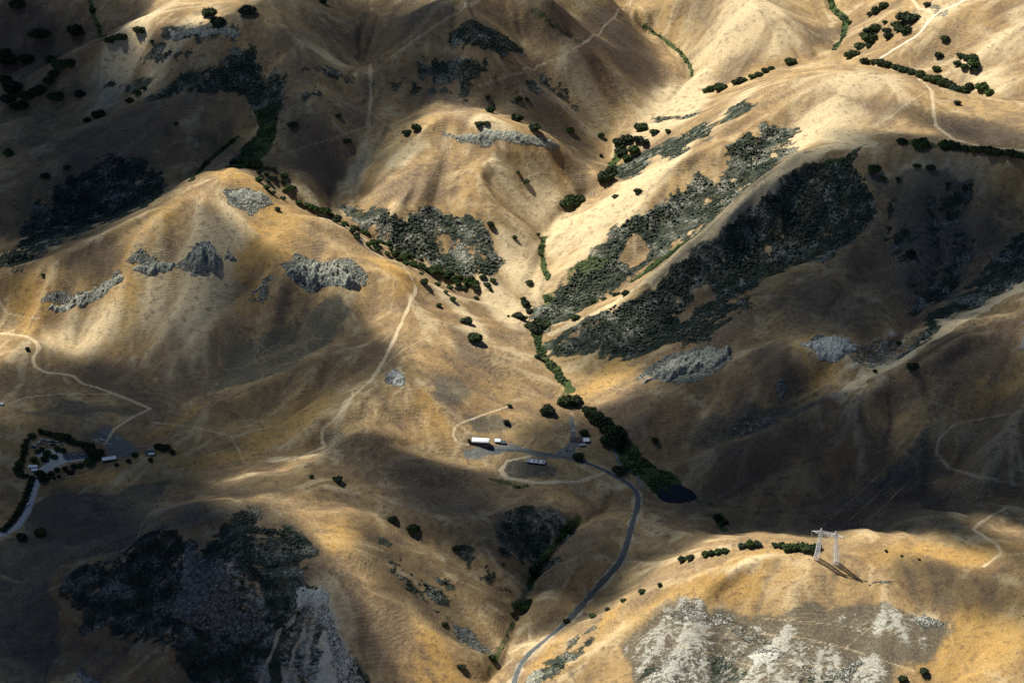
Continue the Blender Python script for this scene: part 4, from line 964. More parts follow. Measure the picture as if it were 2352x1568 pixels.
for q_, (lab, outl, cnt, sz, hf, chalk) in enumerate(OUTCROPS):
    P = raycast(H, outl)[:, :2]; lo, hi = P.min(0)-8, P.max(0)+8; g2 = 1.25 if (hi-lo).max() < 160 else 1.7
    X2, Y2 = np.meshgrid(np.arange(lo[0], hi[0], g2), np.arange(lo[1], hi[1], g2)); X2 = X2+(rng.random(X2.shape)-.5)*g2*.7; Y2 = Y2+(rng.random(X2.shape)-.5)*g2*.7
    wx2 = X2+6*vnoise(X2/16, Y2/16, 40+q_)+2.5*vnoise(X2/6, Y2/6, 41); wy2 = Y2+6*vnoise(X2/16, Y2/16, 42+q_)+2.5*vnoise(X2/6, Y2/6, 43)
    ins, d_ = poly_in(wx2, wy2, P); e_ = np.where(ins, np.clip(d_/(5.+3*hf), 0, 1), 0)
    st_ = 1.35*(sz/5.)*hf
    rb = ridged(X2*1.0, Y2*.42, 17., 4, 60+q_)                     # ribs run down the slope
    blk = _hash(np.floor((X2+2*vnoise(X2/7, Y2/7, 6))/4.), np.floor((Y2+2*vnoise(X2/7, Y2/7, 9))/7.), 5)
    hgt_ = e_**.7*st_*(1.2+5.*np.clip(rb, 0, 1)+2.4*blk)-(1-np.clip(e_*6, 0, 1))*1.4-.2
    Z2 = ground(X2.ravel(), Y2.ravel()).reshape(X2.shape)+hgt_
    n1, n2 = X2.shape; use = ins | (d_ < 2.5)
    kq2 = use[:-1, :-1] & use[1:, :-1] & use[:-1, 1:] & use[1:, 1:]; j_, i_ = np.nonzero(kq2); b_ = j_*n2+i_
    F_ = np.concatenate([np.stack([b_, b_+1, b_+n2+1], 1), np.stack([b_, b_+n2+1, b_+n2], 1)])
    un, inv = np.unique(F_, return_inverse=True); V_ = np.stack([X2.ravel(), Y2.ravel(), Z2.ravel()], 1)[un]
    put('rock_outcrop', mesh_from('rock_outcrop', V_, inv.reshape(-1, 3), False), M_chalk if chalk else M_rock, label=lab, category='rock outcrop')

# loose stones and brush: too many to count, real lumps all the same
wcell = np.gradient(us).repeat(1)                                      # cell area of the ground grid, for even scattering
area_c = (np.abs(np.gradient(XX, axis=1))*np.abs(np.gradient(YY, axis=0))).ravel()[core]
def pick(weight, n_, r):
    w_ = weight*area_c; w_ = w_/w_.sum()
    i_ = np.searchsorted(np.cumsum(w_), r.random(n_)); i_ = np.clip(i_, 0, len(w_)-1)
    x_ = WX[i_]+(r.random(n_)-.5)*3.2; y_ = WY[i_]+(r.random(n_)-.5)*5.; return np.stack([x_, y_, ground(x_, y_)], 1)
inview = ((vcx > -120) & (vcx < 2470) & (vcy > -80) & (vcy < 1700)).astype(float)
den = sstep(.35, .75, PAINT['scrub']*(.62+.6*fbm(WX, WY, 60., 3, 55)+.35*fbm(WX, WY, 14., 2, 56))-.45*(PAINT['rill']-.5))*inview
P_ = pick(den+1e-9, 27000, rng)
V_, F_ = lumps(P_, .55+2.1*rng.random(len(P_))**3, ICO0, rng, (1.15, 1.15, .75), .3, .2)
def leafmat(name, a, b_, sc_=.12):
    t = NT(name); g_ = t.n.new('ShaderNodeNewGeometry'); p_ = g_.outputs['Position']
    c_ = t.mix(t.ramp(t.noise(p_, sc_, 2), .35, .65), hexc(*a), hexc(*b_)); c_ = t.mix(t.math('MULTIPLY', t.ramp(t.noise(p_, 1.3, 2), .45, .7), .5), c_, hexc(*[v*1.7 for v in b_]))
    t.put(t.bsdf.inputs['Base Color'], c_); t.bsdf.inputs['Roughness'].default_value = .8; return t.m
M_scrub = leafmat('grey_green_brush', (.02, .034, .028), (.055, .068, .048), .05)
put('brush', mesh_from('brush', V_, F_, False), M_scrub, kind='stuff')
den = sstep(.3, .8, PAINT['rock']*(.7+.5*fbm(WX, WY, 30., 3, 57)))*inview
P_ = pick(den+1e-9, 8000, rng)
V_, F_ = lumps(P_, .35+1.5*rng.random(len(P_))**4, ICO0, rng, (1., .85, .7), .35, .3)
put('loose_stones', mesh_from('loose_stones', V_, F_, False), M_rock, kind='stuff')
den = sstep(.5, .9, PAINT['green']*(.7+.5*fbm(WX, WY, 20., 2, 58)))*inview
P_ = pick(den+1e-9, 5000, rng)
V_, F_ = lumps(P_, .8+1.6*rng.random(len(P_))**2, ICO0, rng, (1.1, 1.1, .8), .3, .2)
put('wet_ground_bushes', mesh_from('wet_ground_bushes', V_, F_, False), leafmat('green_bush', (.012, .03, .01), (.035, .06, .02)), kind='stuff')
# thin dark tufts scattered over the dry grass
den = (sstep(.1, .5, fbm(WX, WY, 120., 3, 59))*.3+sstep(.05, .4, PAINT['slate'])*.5+.02)*inview
P_ = pick(den, 1200, rng)
V_, F_ = lumps(P_, .35+.6*rng.random(len(P_))**2, ICO0, rng, (1.1, 1.1, .7), .3, .2)
put('dry_tufts', mesh_from('dry_tufts', V_, F_, False), leafmat('dry_weed', (.06, .055, .03), (.12, .1, .055)), kind='stuff')
# ------------------------------------------------------------------ trees
M_bark = simple('bark', (.09, .07, .05), .9, .3, 3.)
M_oak = [leafmat('oak_leaves', (.016, .032, .012), (.045, .068, .024), .5), leafmat('dull_leaves', (.014, .026, .014), (.034, .05, .026), .5),
         leafmat('fresh_leaves', (.022, .05, .014), (.06, .1, .03), .5)]
def make_crown(seed, flat, spread):
    r = np.random.default_rng(seed)
    nl = 9; L = []
    for k in range(nl):
        a = k*2.4+r.random()*.9; d = spread*(.25+.55*r.random()) if k else 0.
        L.append((d*math.cos(a), d*math.sin(a), .58+flat*.28*(r.random()-.35)*(1-d), .30+.22*r.random()))
    L = np.array(L)
    V, F = lumps(L[:, :3], L[:, 3]*.86, ICO1, r, (1, 1, .8), .2, .5, False)   # dark inner masses
    V[:, 2] -= 0.0
    n_ = 620; li = r.integers(0, nl, n_); u = r.normal(size=(n_, 3)); u[:, 2] = np.abs(u[:, 2])*.9-.25; u /= np.linalg.norm(u, axis=1)[:, None]
    c = L[li, :3]+u*L[li, 3:4]*(.82+.34*r.random((n_, 1)))*np.array([1, 1, .82])
    s = .055+.075*r.random((n_, 1)); a = r.normal(size=(n_, 3)); a /= np.linalg.norm(a, axis=1)[:, None]
    b = np.cross(a, u+.4*r.normal(size=(n_, 3))); b /= np.linalg.norm(b, axis=1)[:, None]+1e-9
    T = np.stack([c+a*s, c-a*s*.6+b*s, c-a*s*.6-b*s, c-u*s*.3-a*s*1.3], 1)
    V2 = T.reshape(-1, 3); i_ = np.arange(n_)*4
    F2 = np.concatenate([np.stack([i_, i_+1, i_+2], 1), np.stack([i_+1, i_+3, i_+2], 1)])
    return np.concatenate([V, V2]), np.concatenate([F, F2+len(V)])
crowns = []
for k in range(8):
    V_, F_ = make_crown(100+k, .9, .62 if k < 5 else .8)
    if k >= 5: V_[:, 2] = .2+(V_[:, 2]-.2)*.82
    me = mesh_from('crown', V_, F_, False); me.materials.append(M_oak[(0, 1, 0, 1, 2, 0, 1, 1)[k]]); crowns.append(me)
mb = MB(); mb.bar((0, 0, -.25), (.02, .01, .3), .05, 7, .035)
for k in range(4):
    a = k*1.6; mb.bar((.02, .01, .27), (.3*math.cos(a), .3*math.sin(a), .55), .028, 5, .012)
trunk_me = mb.mesh('trunk'); trunk_me.materials.append(M_bark)
def low_crown(seed):
    V_, F_ = make_crown(seed, .9, .66); me = mesh_from('oak_tree', V_, F_, False); me.materials.append(M_oak[seed % 2]); return me
small_trees = [low_crown(300+k) for k in range(3)]
TREES = []
ORD = 'first second third fourth fifth sixth seventh eighth ninth tenth eleventh twelfth thirteenth fourteenth fifteenth sixteenth seventeenth eighteenth nineteenth twentieth'.split()
ORD += ['twenty '+w for w in ORD[:9]]
def ordinal(label, k):
    import re
    m = re.search(r' (in|along|at|on|behind|crowding|beside|by|inside|below|left of|where|just) ', label)
    return label[:m.start()]+', '+ORD[k]+' from the left'+label[m.start():]
def grove(label, group, pts):
    pts = sorted(pts)
    for k, p in enumerate(pts): TREES.append((p[0], p[1], p[2], ordinal(label, k) if len(pts) <= 29 else label, group))
def lone(x, y, w, label): TREES.append((x, y, w, label, None))
for a in (
 (41,8,30,'broad dark oak at the very top left corner'),(92,72,40,'large round dark oak in shade, left of the pair below the top edge'),(173,68,36,'large dark oak in shade, right of the pair below the top edge'),
 (88,205,34,'dark leaning oak at the foot of the left shaded slope'),(128,220,30,'oval dark oak on the shaded slope right of the big thicket'),(183,215,24,'round dark oak alone on the shaded spur'),
 (226,262,26,'larger oak of the close pair on the shaded spur'),(200,276,20,'smaller oak of the close pair on the shaded spur'),(404,283,9,'tiny dark bush alone in the middle of the smooth shaded hollow'),
 (20,350,22,'dark bush near the left edge on the shaded hillside'),(104,403,18,'small dark oak above the dark rocky slope at left'),(154,383,14,'tiny dark bush on the ridge above the rocky slope'),
 (479,26,28,'dome shaped oak just over the crest at the top left'),(566,20,34,'wide low oak on the crest at the top left'),(499,46,34,'open spreading oak on the sunlit saddle at the top left'),
 (320,68,24,'small green oak where the lit ridge begins'),(212,22,14,'small dark bush in the top left gully'),(349,95,9,'tiny bush alone on the lit ridge flank'),(742,2,16,'oak cut by the top edge'),
 (674,284,22,'dark round oak right of the green gully thicket'),(777,265,13,'small oval oak left of the worn vertical track'),(798,324,16,'dark round oak at the lower end of the vertical track'),
 (638,478,14,'small dark bush below the scattered gully trees'),(1122,223,11,'small oak at the very top of the middle hill'),(1127,251,22,'round oak largest of the hilltop group on the middle hill'),
 (1098,282,20,'grey bush beside a dark one in the ring of stones'),(1118,281,14,'dark bush in the ring of stones on the middle hill'),(1192,226,16,'larger of two bushes on the grey patch behind the middle hill'),
 (1211,228,10,'smaller of two bushes on the grey patch behind the middle hill'),(1188,270,28,'dark oak on the lit crest right of the hilltop group'),(1228,291,27,'dark oak lower on the lit crest of the middle hill'),
 (1310,298,19,'round oak alone in the tan hollow behind the middle hill'),(1381,311,15,'small oak beside the tan hollow path'),(935,303,18,'left oak of the pair on the back of the middle hill'),(956,293,20,'right oak of the pair on the back of the middle hill'),
 (1208,416,13,'small oak alone on the face of the middle hill'),(1190,395,8,'tiny grey bush on the face of the middle hill'),(1414,450,15,'left of two small oaks on the bright slope'),(1465,438,16,'right of two small oaks on the bright slope'),
 (1472,291,26,'dark oak at the head of the creek grove'),(1503,301,18,'middle oak of three above the creek grove'),(1534,299,13,'small oak right of three above the creek grove'),(1127,514,15,'small oak above the grey brush of the middle hill'),
 (1381,357,8,'tiny bush at the creek bend'),(1816,140,22,'low dark oak on the skyline left of the round summit'),(2170,86,18,'small round oak right of the chalky dirt road'),(2156,126,20,'round oak alone on the tan slope at the upper right'),
 (2150,157,18,'oak just above the dark gully row at the upper right'),(2197,235,16,'small oak below the dark gully row at the upper right'),(2129,9,18,'oak beside the chalky clearing at the top edge'),
 (2071,323,20,'leftmost small oak on the green crest at the right'),(2113,327,36,'large spreading oak on the green crest at the right'),(2007,387,26,'bushy oak at the edge of the great dark brush slope'),
 (2105,379,16,'left of two dark bushes on the brown slope under the crest'),(2137,383,18,'right of two dark bushes on the brown slope under the crest'),(2096,841,24,'lone oak on the shadow edge of the lit right hand spur'),
 (2065,787,12,'small bush where the rocky band meets the lit spur'),(2091,581,24,'dark bush high on the shaded great slope'),(2009,851,9,'tiny bush by the golden knoll'),
 (99,630,8,'tiny bush near the left crest'),(63,801,10,'small dark bush below the bend of the dirt road'),(1074,735,26,'round oak alone on the bright central slope, upper of two'),(1091,773,28,'round oak alone on the bright central slope, lower of two'),
 (1183,545,11,'forked little tree on the bright slope above the brush'),(1236,538,9,'tiny bush beside the creek fork'),(1216,647,15,'small oak alone in the bright valley bottom'),(1009,701,11,'last small oak below the gully trees'),
 (1322,726,20,'dark oak leaning over the edge of the narrow gully'),(1298,917,32,'left half of the double oak above the farm'),(1319,917,30,'right half of the double oak above the farm'),(1260,938,30,'dark oval oak uphill of the farm'),
 (1327,1047,26,'round dark tree in the farm yard'),(1342,991,18,'dark tree behind the brown roofed farmhouse'),(1426,1075,30,'dark tree beside the lane below the farm'),(1236,818,14,'bush at the gully mouth'),(1505,1010,14,'bush at the edge of the green pond thicket'),
 (1077,1010,9,'small dark bush at the left end of the white barn'),(904,1191,22,'upper of two dark oaks on the central spur'),(949,1212,25,'lower of two dark oaks on the central spur'),(1046,1258,14,'dark bush at the head of the stony gully strip'),
 (1156,1295,7,'tiny bush on the dark central slope'),(1226,1309,24,'dark bush where two gullies meet'),(1130,1507,18,'dark round tree at the bottom gully mouth'),(1060,1528,16,'green bush on the lit slope near the bottom edge'),
 (1022,1432,13,'small dark bush on the brown slope left of the gully'),(775,1099,20,'dark oak on the saddle with a long shadow'),(715,1094,10,'small bush on the saddle left of the dark oak'),(1301,1424,14,'bush hanging over the bend of the road'),
 (2035,1264,7,'leftmost of three dark specks of bush right of the pylon'),(2071,1275,6,'middle of three dark specks of bush right of the pylon'),(2111,1283,6,'rightmost of three dark specks of bush right of the pylon'),
 (2123,1538,22,'green oak near the bottom edge at the right'),(2074,1557,18,'oak cut by the bottom edge at the right'),(378,1025,22,'dark tree behind the green roofed house'),(396,1037,13,'round tree at the right end of the left ranch'),
 (363,1023,18,'tree touching the green roofed house'),(50,1229,24,'dark oak at the lower end of the driveway, left of two'),(92,1220,24,'dark oak at the lower end of the driveway, right of two'),(346,1055,12,'bush in front of the green roofed house'),
 (1170,931,9,'small bush at the end of the curved farm track'),(1163,968,16,'dark scrubby tree in the paddock above the white barn'),(1361,1413,15,'largest of the small oaks on the lit ridge by the road'),
 ): lone(*a)
grove('dark oak in the shaded thicket at the left edge', 'thicket at the left edge', [(19,135,38),(10,122,26),(60,131,30),(115,135,22),(132,148,30),(155,145,28),(29,200,42),(24,222,36),(44,238,34),(111,185,22),(123,168,24),(62,215,34),(12,180,24)])
grove('small dark tree in the short row on the shaded spur', 'row on the shaded spur', [(299,228,18),(316,213,16),(332,203,11)])
grove('green bush in the top left gully', 'bushes in the top left gully', [(279,84,22),(262,86,18),(252,92,20)])
grove('dark tree at the lower end of the green gully thicket', 'gully thicket end', [(578,374,30),(592,378,22),(560,372,20),(537,374,18)])
grove('small oak at the head of the tree lined gully', 'oaks at the gully head', [(595,395,12),(614,385,11),(628,387,12),(595,412,16),(612,400,11),(628,408,14),(616,415,11),(653,404,16),(650,418,10),(665,430,20),(612,430,14),(617,438,8),(628,443,11),(650,455,12),(652,438,8),(676,430,9),(686,464,14),(705,469,15),(715,474,17),(725,478,17),(749,484,22),(738,482,16)])
r_ = random.Random(4); belt = [(768,492),(850,548),(935,590),(1010,622),(1100,652)]; bp = []
for (x0, y0), (x1, y1) in zip(belt[:-1], belt[1:]):
    for k in range(20):
        f = (k+r_.random())/20; bp.append((x0+(x1-x0)*f+r_.uniform(-8, 8), y0+(y1-y0)*f+r_.uniform(-9, 13), r_.uniform(9, 15.5)))
grove('small green oak in the dense belt down the gully between the two golden hills', 'dense gully belt', bp)
grove('small loose oak below the dense gully belt', 'loose oaks below the gully belt', [(843,558,8),(867,558,11),(819,543,14),(927,591,15),(913,579,15),(968,605,13),(968,628,10),(975,646,16),(1005,652,13),(997,620,20),(1024,634,16),(1033,659,14),(1048,644,13),(1067,659,13),(1048,663,10),(1091,654,16),(1075,640,18),(1111,634,16),(1118,651,14),(1132,642,14),(1127,664,9),(1093,683,10),(1040,685,14),(1024,670,9)])
grove('dark bush crowding the creek fork below the brush slope', 'bushes at the creek fork', [(1207,695,20),(1202,685,14),(1190,723,22),(1200,728,18),(1221,743,30),(1248,743,28),(1231,753,30),(1236,738,24),(1168,725,6),(1214,712,16)])
grove('small oak along the lit spur above the dark brush', 'row along the lit spur', [(1363,690,12),(1387,685,13),(1412,676,12),(1421,673,12),(1436,671,18)])
grove('tall dark tree in the creek line beside the farm', 'creek trees beside the farm', [(1354,941,28),(1371,952,28),(1388,969,34),(1409,986,38),(1419,998,36),(1399,1008,34),(1415,1012,30),(1363,962,20),(1345,938,18)])
grove('dark oak in the dense creek grove between the hills', 'creek grove', [(1420,325,24),(1440,318,24),(1465,318,24),(1480,325,22),(1430,345,28),(1455,343,24),(1440,362,20),(1425,335,22)])
grove('dark oak in the clump below the creek grove', 'creek clump', [(1392,404,34),(1383,413,22),(1404,393,24),(1409,383,14)])
grove('dark oak in the cluster ending the bright slope', 'cluster at the bright slope', [(1302,468,26),(1320,458,26),(1332,455,22),(1310,455,22),(1322,470,16)])
grove('low dark tree behind the skyline of the bright spur', 'trees behind the spur skyline', [(1771,157,14),(1757,162,16),(1744,169,18),(1727,176,16),(1703,183,22),(1689,188,18),(1655,198,26),(1634,202,20),(1622,206,16)])
grove('dark oak left of the chalky dirt road', 'oaks left of the chalky road', [(2029,12,20),(2012,24,22),(2000,31,16),(2033,50,12),(2011,62,24),(1995,68,22),(1985,79,20),(2000,87,32),(1976,103,24),(1995,103,16),(1961,123,22),(1949,127,20),(1951,51,12),(2076,39,30),(2096,39,30),(2060,56,22),(2079,68,26),(2065,67,20),(2038,70,20),(2040,82,24)])
grove('dark oak in the round cluster on the upper right slope', 'round cluster upper right', [(2207,125,18),(2216,132,16),(2200,144,18),(2214,152,18),(2231,130,24),(2236,144,26),(2235,156,20)])
grove('dark oak in the long gully row behind the round summit', 'long gully row', [(1985,140,24),(2004,140,18),(2021,142,20),(2038,147,20),(2055,152,24),(2076,159,24),(2096,162,22),(2113,169,22),(2130,176,22),(2148,181,26),(2165,188,24),(2182,192,24),(2195,202,28),(2209,205,26),(2226,197,22),(2254,197,28),(2272,210,22)])
grove('dark oak in the row along the green crest', 'row on the green crest', [(2168,332,24),(2182,330,26),(2195,334,24),(2216,339,18),(2236,342,20),(2254,342,20),(2274,346,26),(2293,347,26),(2319,351,24),(2336,353,24),(2352,357,22)])
grove('small bush on the brown slope under the green crest', 'bushes under the green crest', [(2029,409,12),(2062,410,12),(2177,422,12),(2214,431,10)])
grove('dark tree in the hedge around the left ranch', 'hedge around the left ranch', [(92,987,18),(72,996,22),(59,1007,22),(56,1020,20),(56,1032,22),(52,1043,20),(49,1053,22),(44,1063,20),(41,1073,22),(45,1084,22),(59,1089,20),(72,1093,18),(103,989,20),(112,991,22),(126,995,24),(140,999,22),(151,1001,24),(162,1009,22),(173,1013,20),(184,1014,20),(196,1018,22),(208,1026,26),(219,1036,30),(213,1048,30),(205,1058,26),(222,1046,22)])
dv = [(72,1100),(65,1122),(56,1149),(41,1176),(22,1201),(0,1221)]; dp = []
for (x0, y0), (x1, y1) in zip(dv[:-1], dv[1:]):
    for k in range(3): dp.append((x0+(x1-x0)*k/3, y0+(y1-y0)*k/3, 14))
grove('dark tree in the tight row along the driveway', 'row along the driveway', dp)
grove('garden tree inside the left ranch hedge', 'garden trees of the left ranch', [(90,1084,22),(98,1095,24),(108,1039,17),(103,1050,18),(124,1045,16),(77,1053,14),(83,1061,12),(97,1030,10),(86,1034,12),(131,1028,14),(144,1032,14),(131,1077,13),(117,1086,13),(149,1075,12),(169,1070,12),(184,1066,14),(162,1082,14),(135,1093,8),(113,1097,7),(124,1097,7)])
grove('small dark bush by the sheds of the left ranch', 'bushes by the ranch sheds', [(310,1043,12),(268,1066,10),(295,1057,13)])
grove('dark tree in the bottom gully', 'bottom gully trees', [(1190,1385,24),(1205,1390,26),(1215,1380,20),(1180,1408,13)])
grove('small oak along the lit ridge by the road', 'oaks along the lit ridge', [(1395,1398,12),(1432,1377,13),(1474,1356,15),(1515,1341,12)])
grove('dark oak behind the crest of the near golden hill', 'oaks behind the near crest', [(1568,1282,20),(1586,1278,20),(1620,1270,18),(1634,1268,18),(1650,1264,18),(1665,1262,15),(1705,1250,17),(1722,1247,19),(1740,1245,17)])
grove('bushy green tree in the grove beside the steel pylon', 'grove beside the pylon', [(1781,1248,15),(1795,1250,17),(1808,1256,22),(1822,1254,22),(1838,1252,24),(1850,1256,24),(1864,1258,24),(1876,1254,20)])
grove('dark bush in the wet patch below the pond', 'bushes below the pond', [(1648,1189,16),(1665,1196,15)])
xy = np.array([(a[0], a[1]+a[2]*.30) for a in TREES], float); BP = raycast(H, xy)
big_i = set(np.argsort([-a[2] for a in TREES], kind='stable')[:330].tolist())
for k, (x, y, w, lab, grp) in enumerate(TREES):
    b_ = BP[k]; b_[2] = ground(b_[0:1], b_[1:2])[0]
    if grp == 'hedge around the left ranch': w *= random.uniform(.55, 1.)
    dm = w/pxm(b_)                                                   # crown width in metres
    s_ = (dm/1.42, dm/1.42, dm/1.42*random.uniform(.85, 1.1)); rz = random.uniform(0, 6.28); lc = (b_[0], b_[1], b_[2]-.12*dm)
    if w >= 12:
        r0 = put('oak_tree', None, loc=lc, rot=(0, 0, rz), scale=s_, label=lab, category='tree', group=grp)
        put('crown', crowns[4 if grp in ('dense gully belt', 'grove beside the pylon', 'oaks at the gully head') and random.random() < .6 else random.randrange(8)], parent=r0); put('trunk', trunk_me, parent=r0)
    else:
        put('small_oak' if w >= 9 else 'bush', small_trees[random.randrange(3)], loc=lc, rot=(0, 0, rz), scale=s_, label=lab, category='tree' if w >= 9 else 'bush', group=grp)

# ------------------------------------------------------------------ buildings
M_wroof = simple('white_metal_roof', (.80, .82, .84), .5, .08, .4, 0., .4); M_broof = simple('weathered_grey_roof', (.33, .35, .37), .7, .35, .25)
M_blue = simple('pale_blue_roof', (.5, .6, .66), .5, .08, .5); M_navy = simple('dark_slate_roof', (.045, .065, .085), .6, .2, .5); M_teal = simple('green_metal_roof', (.06, .13, .13), .5, .15, .5)
M_brown = simple('brown_shingle_roof', (.10, .075, .07), .85, .2, .6); M_wall = simple('pale_wall', (.5, .48, .44), .8, .1, .5); M_dark = simple('dark_opening', (.03, .03, .035), .9, .1)
M_wood = simple('weathered_wood', (.16, .13, .10), .9, .25, 1.); M_glass = simple('window_glass', (.03, .04, .05), .15, .1, 1., 0., .6)
M_white = simple('white_paint', (.8, .8, .8), .4, .04, 1., 0., .5)
def place(x, y):
    b_ = at(x, y); return b_, pxm(b_)
def pad_z(b_, L_, W_, rz):
    ca, sa = math.cos(rz), math.sin(rz); zs = []
    for u in (-.5, 0, .5):
        for v in (-.5, 0, .5): zs.append(float(ground([b_[0]+u*L_*ca-v*W_*sa], [b_[1]+u*L_*sa+v*W_*ca])[0]))
    return max(zs), min(zs)
def building(name, label, x, y, L_, W_, rz, wall_h, roof_h, mroof, mwall=None, kind='gable', openings=(), cat='building'):
    """long axis L_ along local x; the open or windowed front looks to local -y"""
    b_, s_ = place(x, y); rz = math.radians(rz); hi, lo = pad_z(b_, L_, W_, rz)
    r0 = put(name, None, loc=(b_[0], b_[1], (hi+lo)/2), rot=(0, 0, rz), label=label, category=cat)
    base = -(hi-lo)/2-.6; l2, w2 = L_/2, W_/2
    m_ = MB(); m_.box(-l2, l2, -w2, w2, base, wall_h); put('wall', m_.mesh('wall'), mwall or M_wall, r0)
    ov = .5; th = .22; e = wall_h+.01
    if kind == 'gable':
        for sg in (-1, 1):
            m_ = MB(); pr = [(sg*(w2+ov), e-.25), (sg*(w2+ov), e-.25+th), (0, e+roof_h+th), (0, e+roof_h)]
            m_.prism(pr if sg < 0 else pr[::-1], -l2-ov, l2+ov); put('roof_slope', m_.mesh('roof_slope'), mroof, r0)
        m_ = MB()
        for xx in (-l2, l2): m_.prism([(-w2, wall_h), (w2, wall_h), (0, e+roof_h-.04)], xx-.06, xx+.06)
        put('gable_wall', m_.mesh('gable_wall'), mwall or M_wall, r0)
    elif kind == 'arch':
        pr = []; n_ = 8
        for k in range(n_+1): a = math.pi*k/n_; pr.append((-(w2+.3)*math.cos(a), wall_h-.1+roof_h*math.sin(a)))
        pr2 = [(y_*.96, z_-.2) for y_, z_ in pr[::-1]]; m_ = MB()
        for k in range(n_):
            q_ = [pr[k], pr[k+1], pr2[n_-k-1], pr2[n_-k]]
            m_.prism(q_, -l2-ov, l2+ov)
        put('roof', m_.mesh('roof'), mroof, r0)
        m_ = MB()
        for xx in (-l2, l2): m_.prism(pr2, xx-.05, xx+.05)
        put('gable_wall', m_.mesh('gable_wall'), M_dark, r0)
    elif kind == 'shed':
        m_ = MB(); m_.prism([(-w2-ov, e-.1), (w2+ov, e+roof_h), (w2+ov, e+roof_h+th), (-w2-ov, e-.1+th)], -l2-ov, l2+ov); put('roof', m_.mesh('roof'), mroof, r0)
        m_ = MB(); m_.prism([(-w2+.05, wall_h), (w2-.05, wall_h), (w2-.05, e+roof_h-.12)], -l2+.05, l2-.05); put('upper_wall', m_.mesh('upper_wall'), mwall or M_wall, r0)
    elif kind == 'hip':
        m_ = MB(); a, b2 = l2+ov, w2+ov; i_ = a-b2; zz = e-.2; zt = e+roof_h
        m_.add([(-a,-b2,zz),(a,-b2,zz),(a,b2,zz),(-a,b2,zz),(-i_,0,zt),(i_,0,zt)], [(0,1,5,4),(1,2,5),(2,3,4,5),(3,0,4),(3,2,1,0)]); put('roof', m_.mesh('roof'), mroof, r0)
    for (k_, u0, u1, z0, z1) in openings:
        m_ = MB(); m_.box(u0*l2, u1*l2, -w2-.06, -w2+.05, z0, z1)
        put(k_, m_.mesh(k_), M_glass if k_ == 'window' else M_dark if k_ in ('doorway', 'open_bay') else M_wood, r0)  # bays and doorways are dark panels, interior shade painted on the wall
    return r0
bays = [('open_bay', -.95+i*.38, -.62+i*.38, .1, 3.) for i in range(5)]
wins = [('window', -.8+i*.4, -.62+i*.4, 1., 2.2) for i in range(5)]
building('barn', 'long barn with a bright white curved metal roof and open dark front', 1104, 1017, 26, 13, -6, 3.6, 3.4, M_wroof, M_wood, 'arch', bays, 'barn')
building('shed', 'small shed with a pale blue roof just right of the white barn', 1143, 1015, 8.5, 7, -5, 2.8, 1., M_blue, M_wood, 'shed', [('doorway', -.3, .3, 0, 2.2)], 'shed')
building('shed', 'low dark roofed shed at the right end beyond the pale blue one', 1156, 1018, 8, 6, -8, 2.2, .7, M_navy, M_wood, 'shed', (), 'shed')
b0 = building('long_shed', 'long low shed with a patchy grey and white roof inside the farm track loop', 1231, 1063, 29, 8.5, -12, 3., 1.2, M_broof, M_wood, 'shed', bays, 'shed')
for i, (u, w_) in enumerate(((-.55, 3.4), (-.1, 3.), (.38, 3.8))):
    m_ = MB(); m_.prism([(-3.9, 3.2), (3.6, 4.38), (3.6, 4.46), (-3.9, 3.28)], u*14.5, u*14.5+w_); put('roof_sheet', m_.mesh('roof_sheet'), M_wroof, b0)
building('farmhouse', 'farmhouse with a broad dark brown roof at the end of the lane', 1324, 1011, 20, 12, -4, 2.8, 2.6, M_brown, M_wall, 'hip', wins+[('door', .02, .1, 0, 2.1)], 'house')
building('shed', 'bright white roofed shed beside the brown farmhouse', 1345, 1014, 11, 8, 8, 3., .9, M_wroof, M_wood, 'shed', [('doorway', -.4, .4, 0, 2.4)], 'shed')
building('shed', 'narrow grey shed below the bright white roofed one', 1337, 1024, 11, 5, 20, 2.4, .8, M_broof, M_wood, 'shed', (), 'shed')
h0 = building('ranch_house', 'big ranch house with a dark slate blue roof in the left ranch yard', 176, 1047, 34, 13, 9, 3., 2.8, M_navy, M_wall, 'gable', wins+[('door', .02, .08, 0, 2.1)], 'house')
for u, v in ((-.6, .5), (-.3, .35), (-.1, .6), (.15, .3), (.5, .55)):
    m_ = MB(); zc_ = 3+2.8*(1-v)+.28; m_.box(u*17-.6, u*17+.6, -v*6.5-.6, -v*6.5+.6, zc_-.2, zc_+.25); put('skylight', m_.mesh('skylight'), M_white, h0)
building('garage', 'low wing with a dark roof at the left end of the big ranch house', 153, 1049, 10, 9, 9, 2.6, 1.6, M_navy, M_wall, 'gable', [('door', -.5, .5, 0, 2.2)], 'garage')
building('shed', 'bright white flat roofed shed right of the big ranch hedge', 251, 1056, 21, 8, 17, 3., .5, M_wroof, M_wood, 'shed', bays, 'shed')
g0 = building('green_house', 'house with a green metal roof and a white porch at the right of the ranch', 344, 1040, 15, 10, 8, 3., 2.4, M_teal, M_wall, 'gable', wins, 'house')
m_ = MB(); m_.prism([(-9.4, 2.5), (-5.1, 3.0), (-5.1, 3.15), (-9.4, 2.65)], -2., 7.2); put('porch_roof', m_.mesh('porch_roof'), M_wroof, g0)
for i_, u in enumerate((-1.7, 1.2, 4., 6.9)):
    q = MB(); q.box(u-.1, u+.1, -9.2, -9., -1.2, 2.5); put('porch_post', q.mesh('porch_post'), M_white, g0)
building('cottage', 'small white roofed building at the gate of the left ranch, upper of two', 76, 1073, 13, 6, 4, 2.6, 1., M_wroof, M_white, 'gable', (), 'outbuilding')
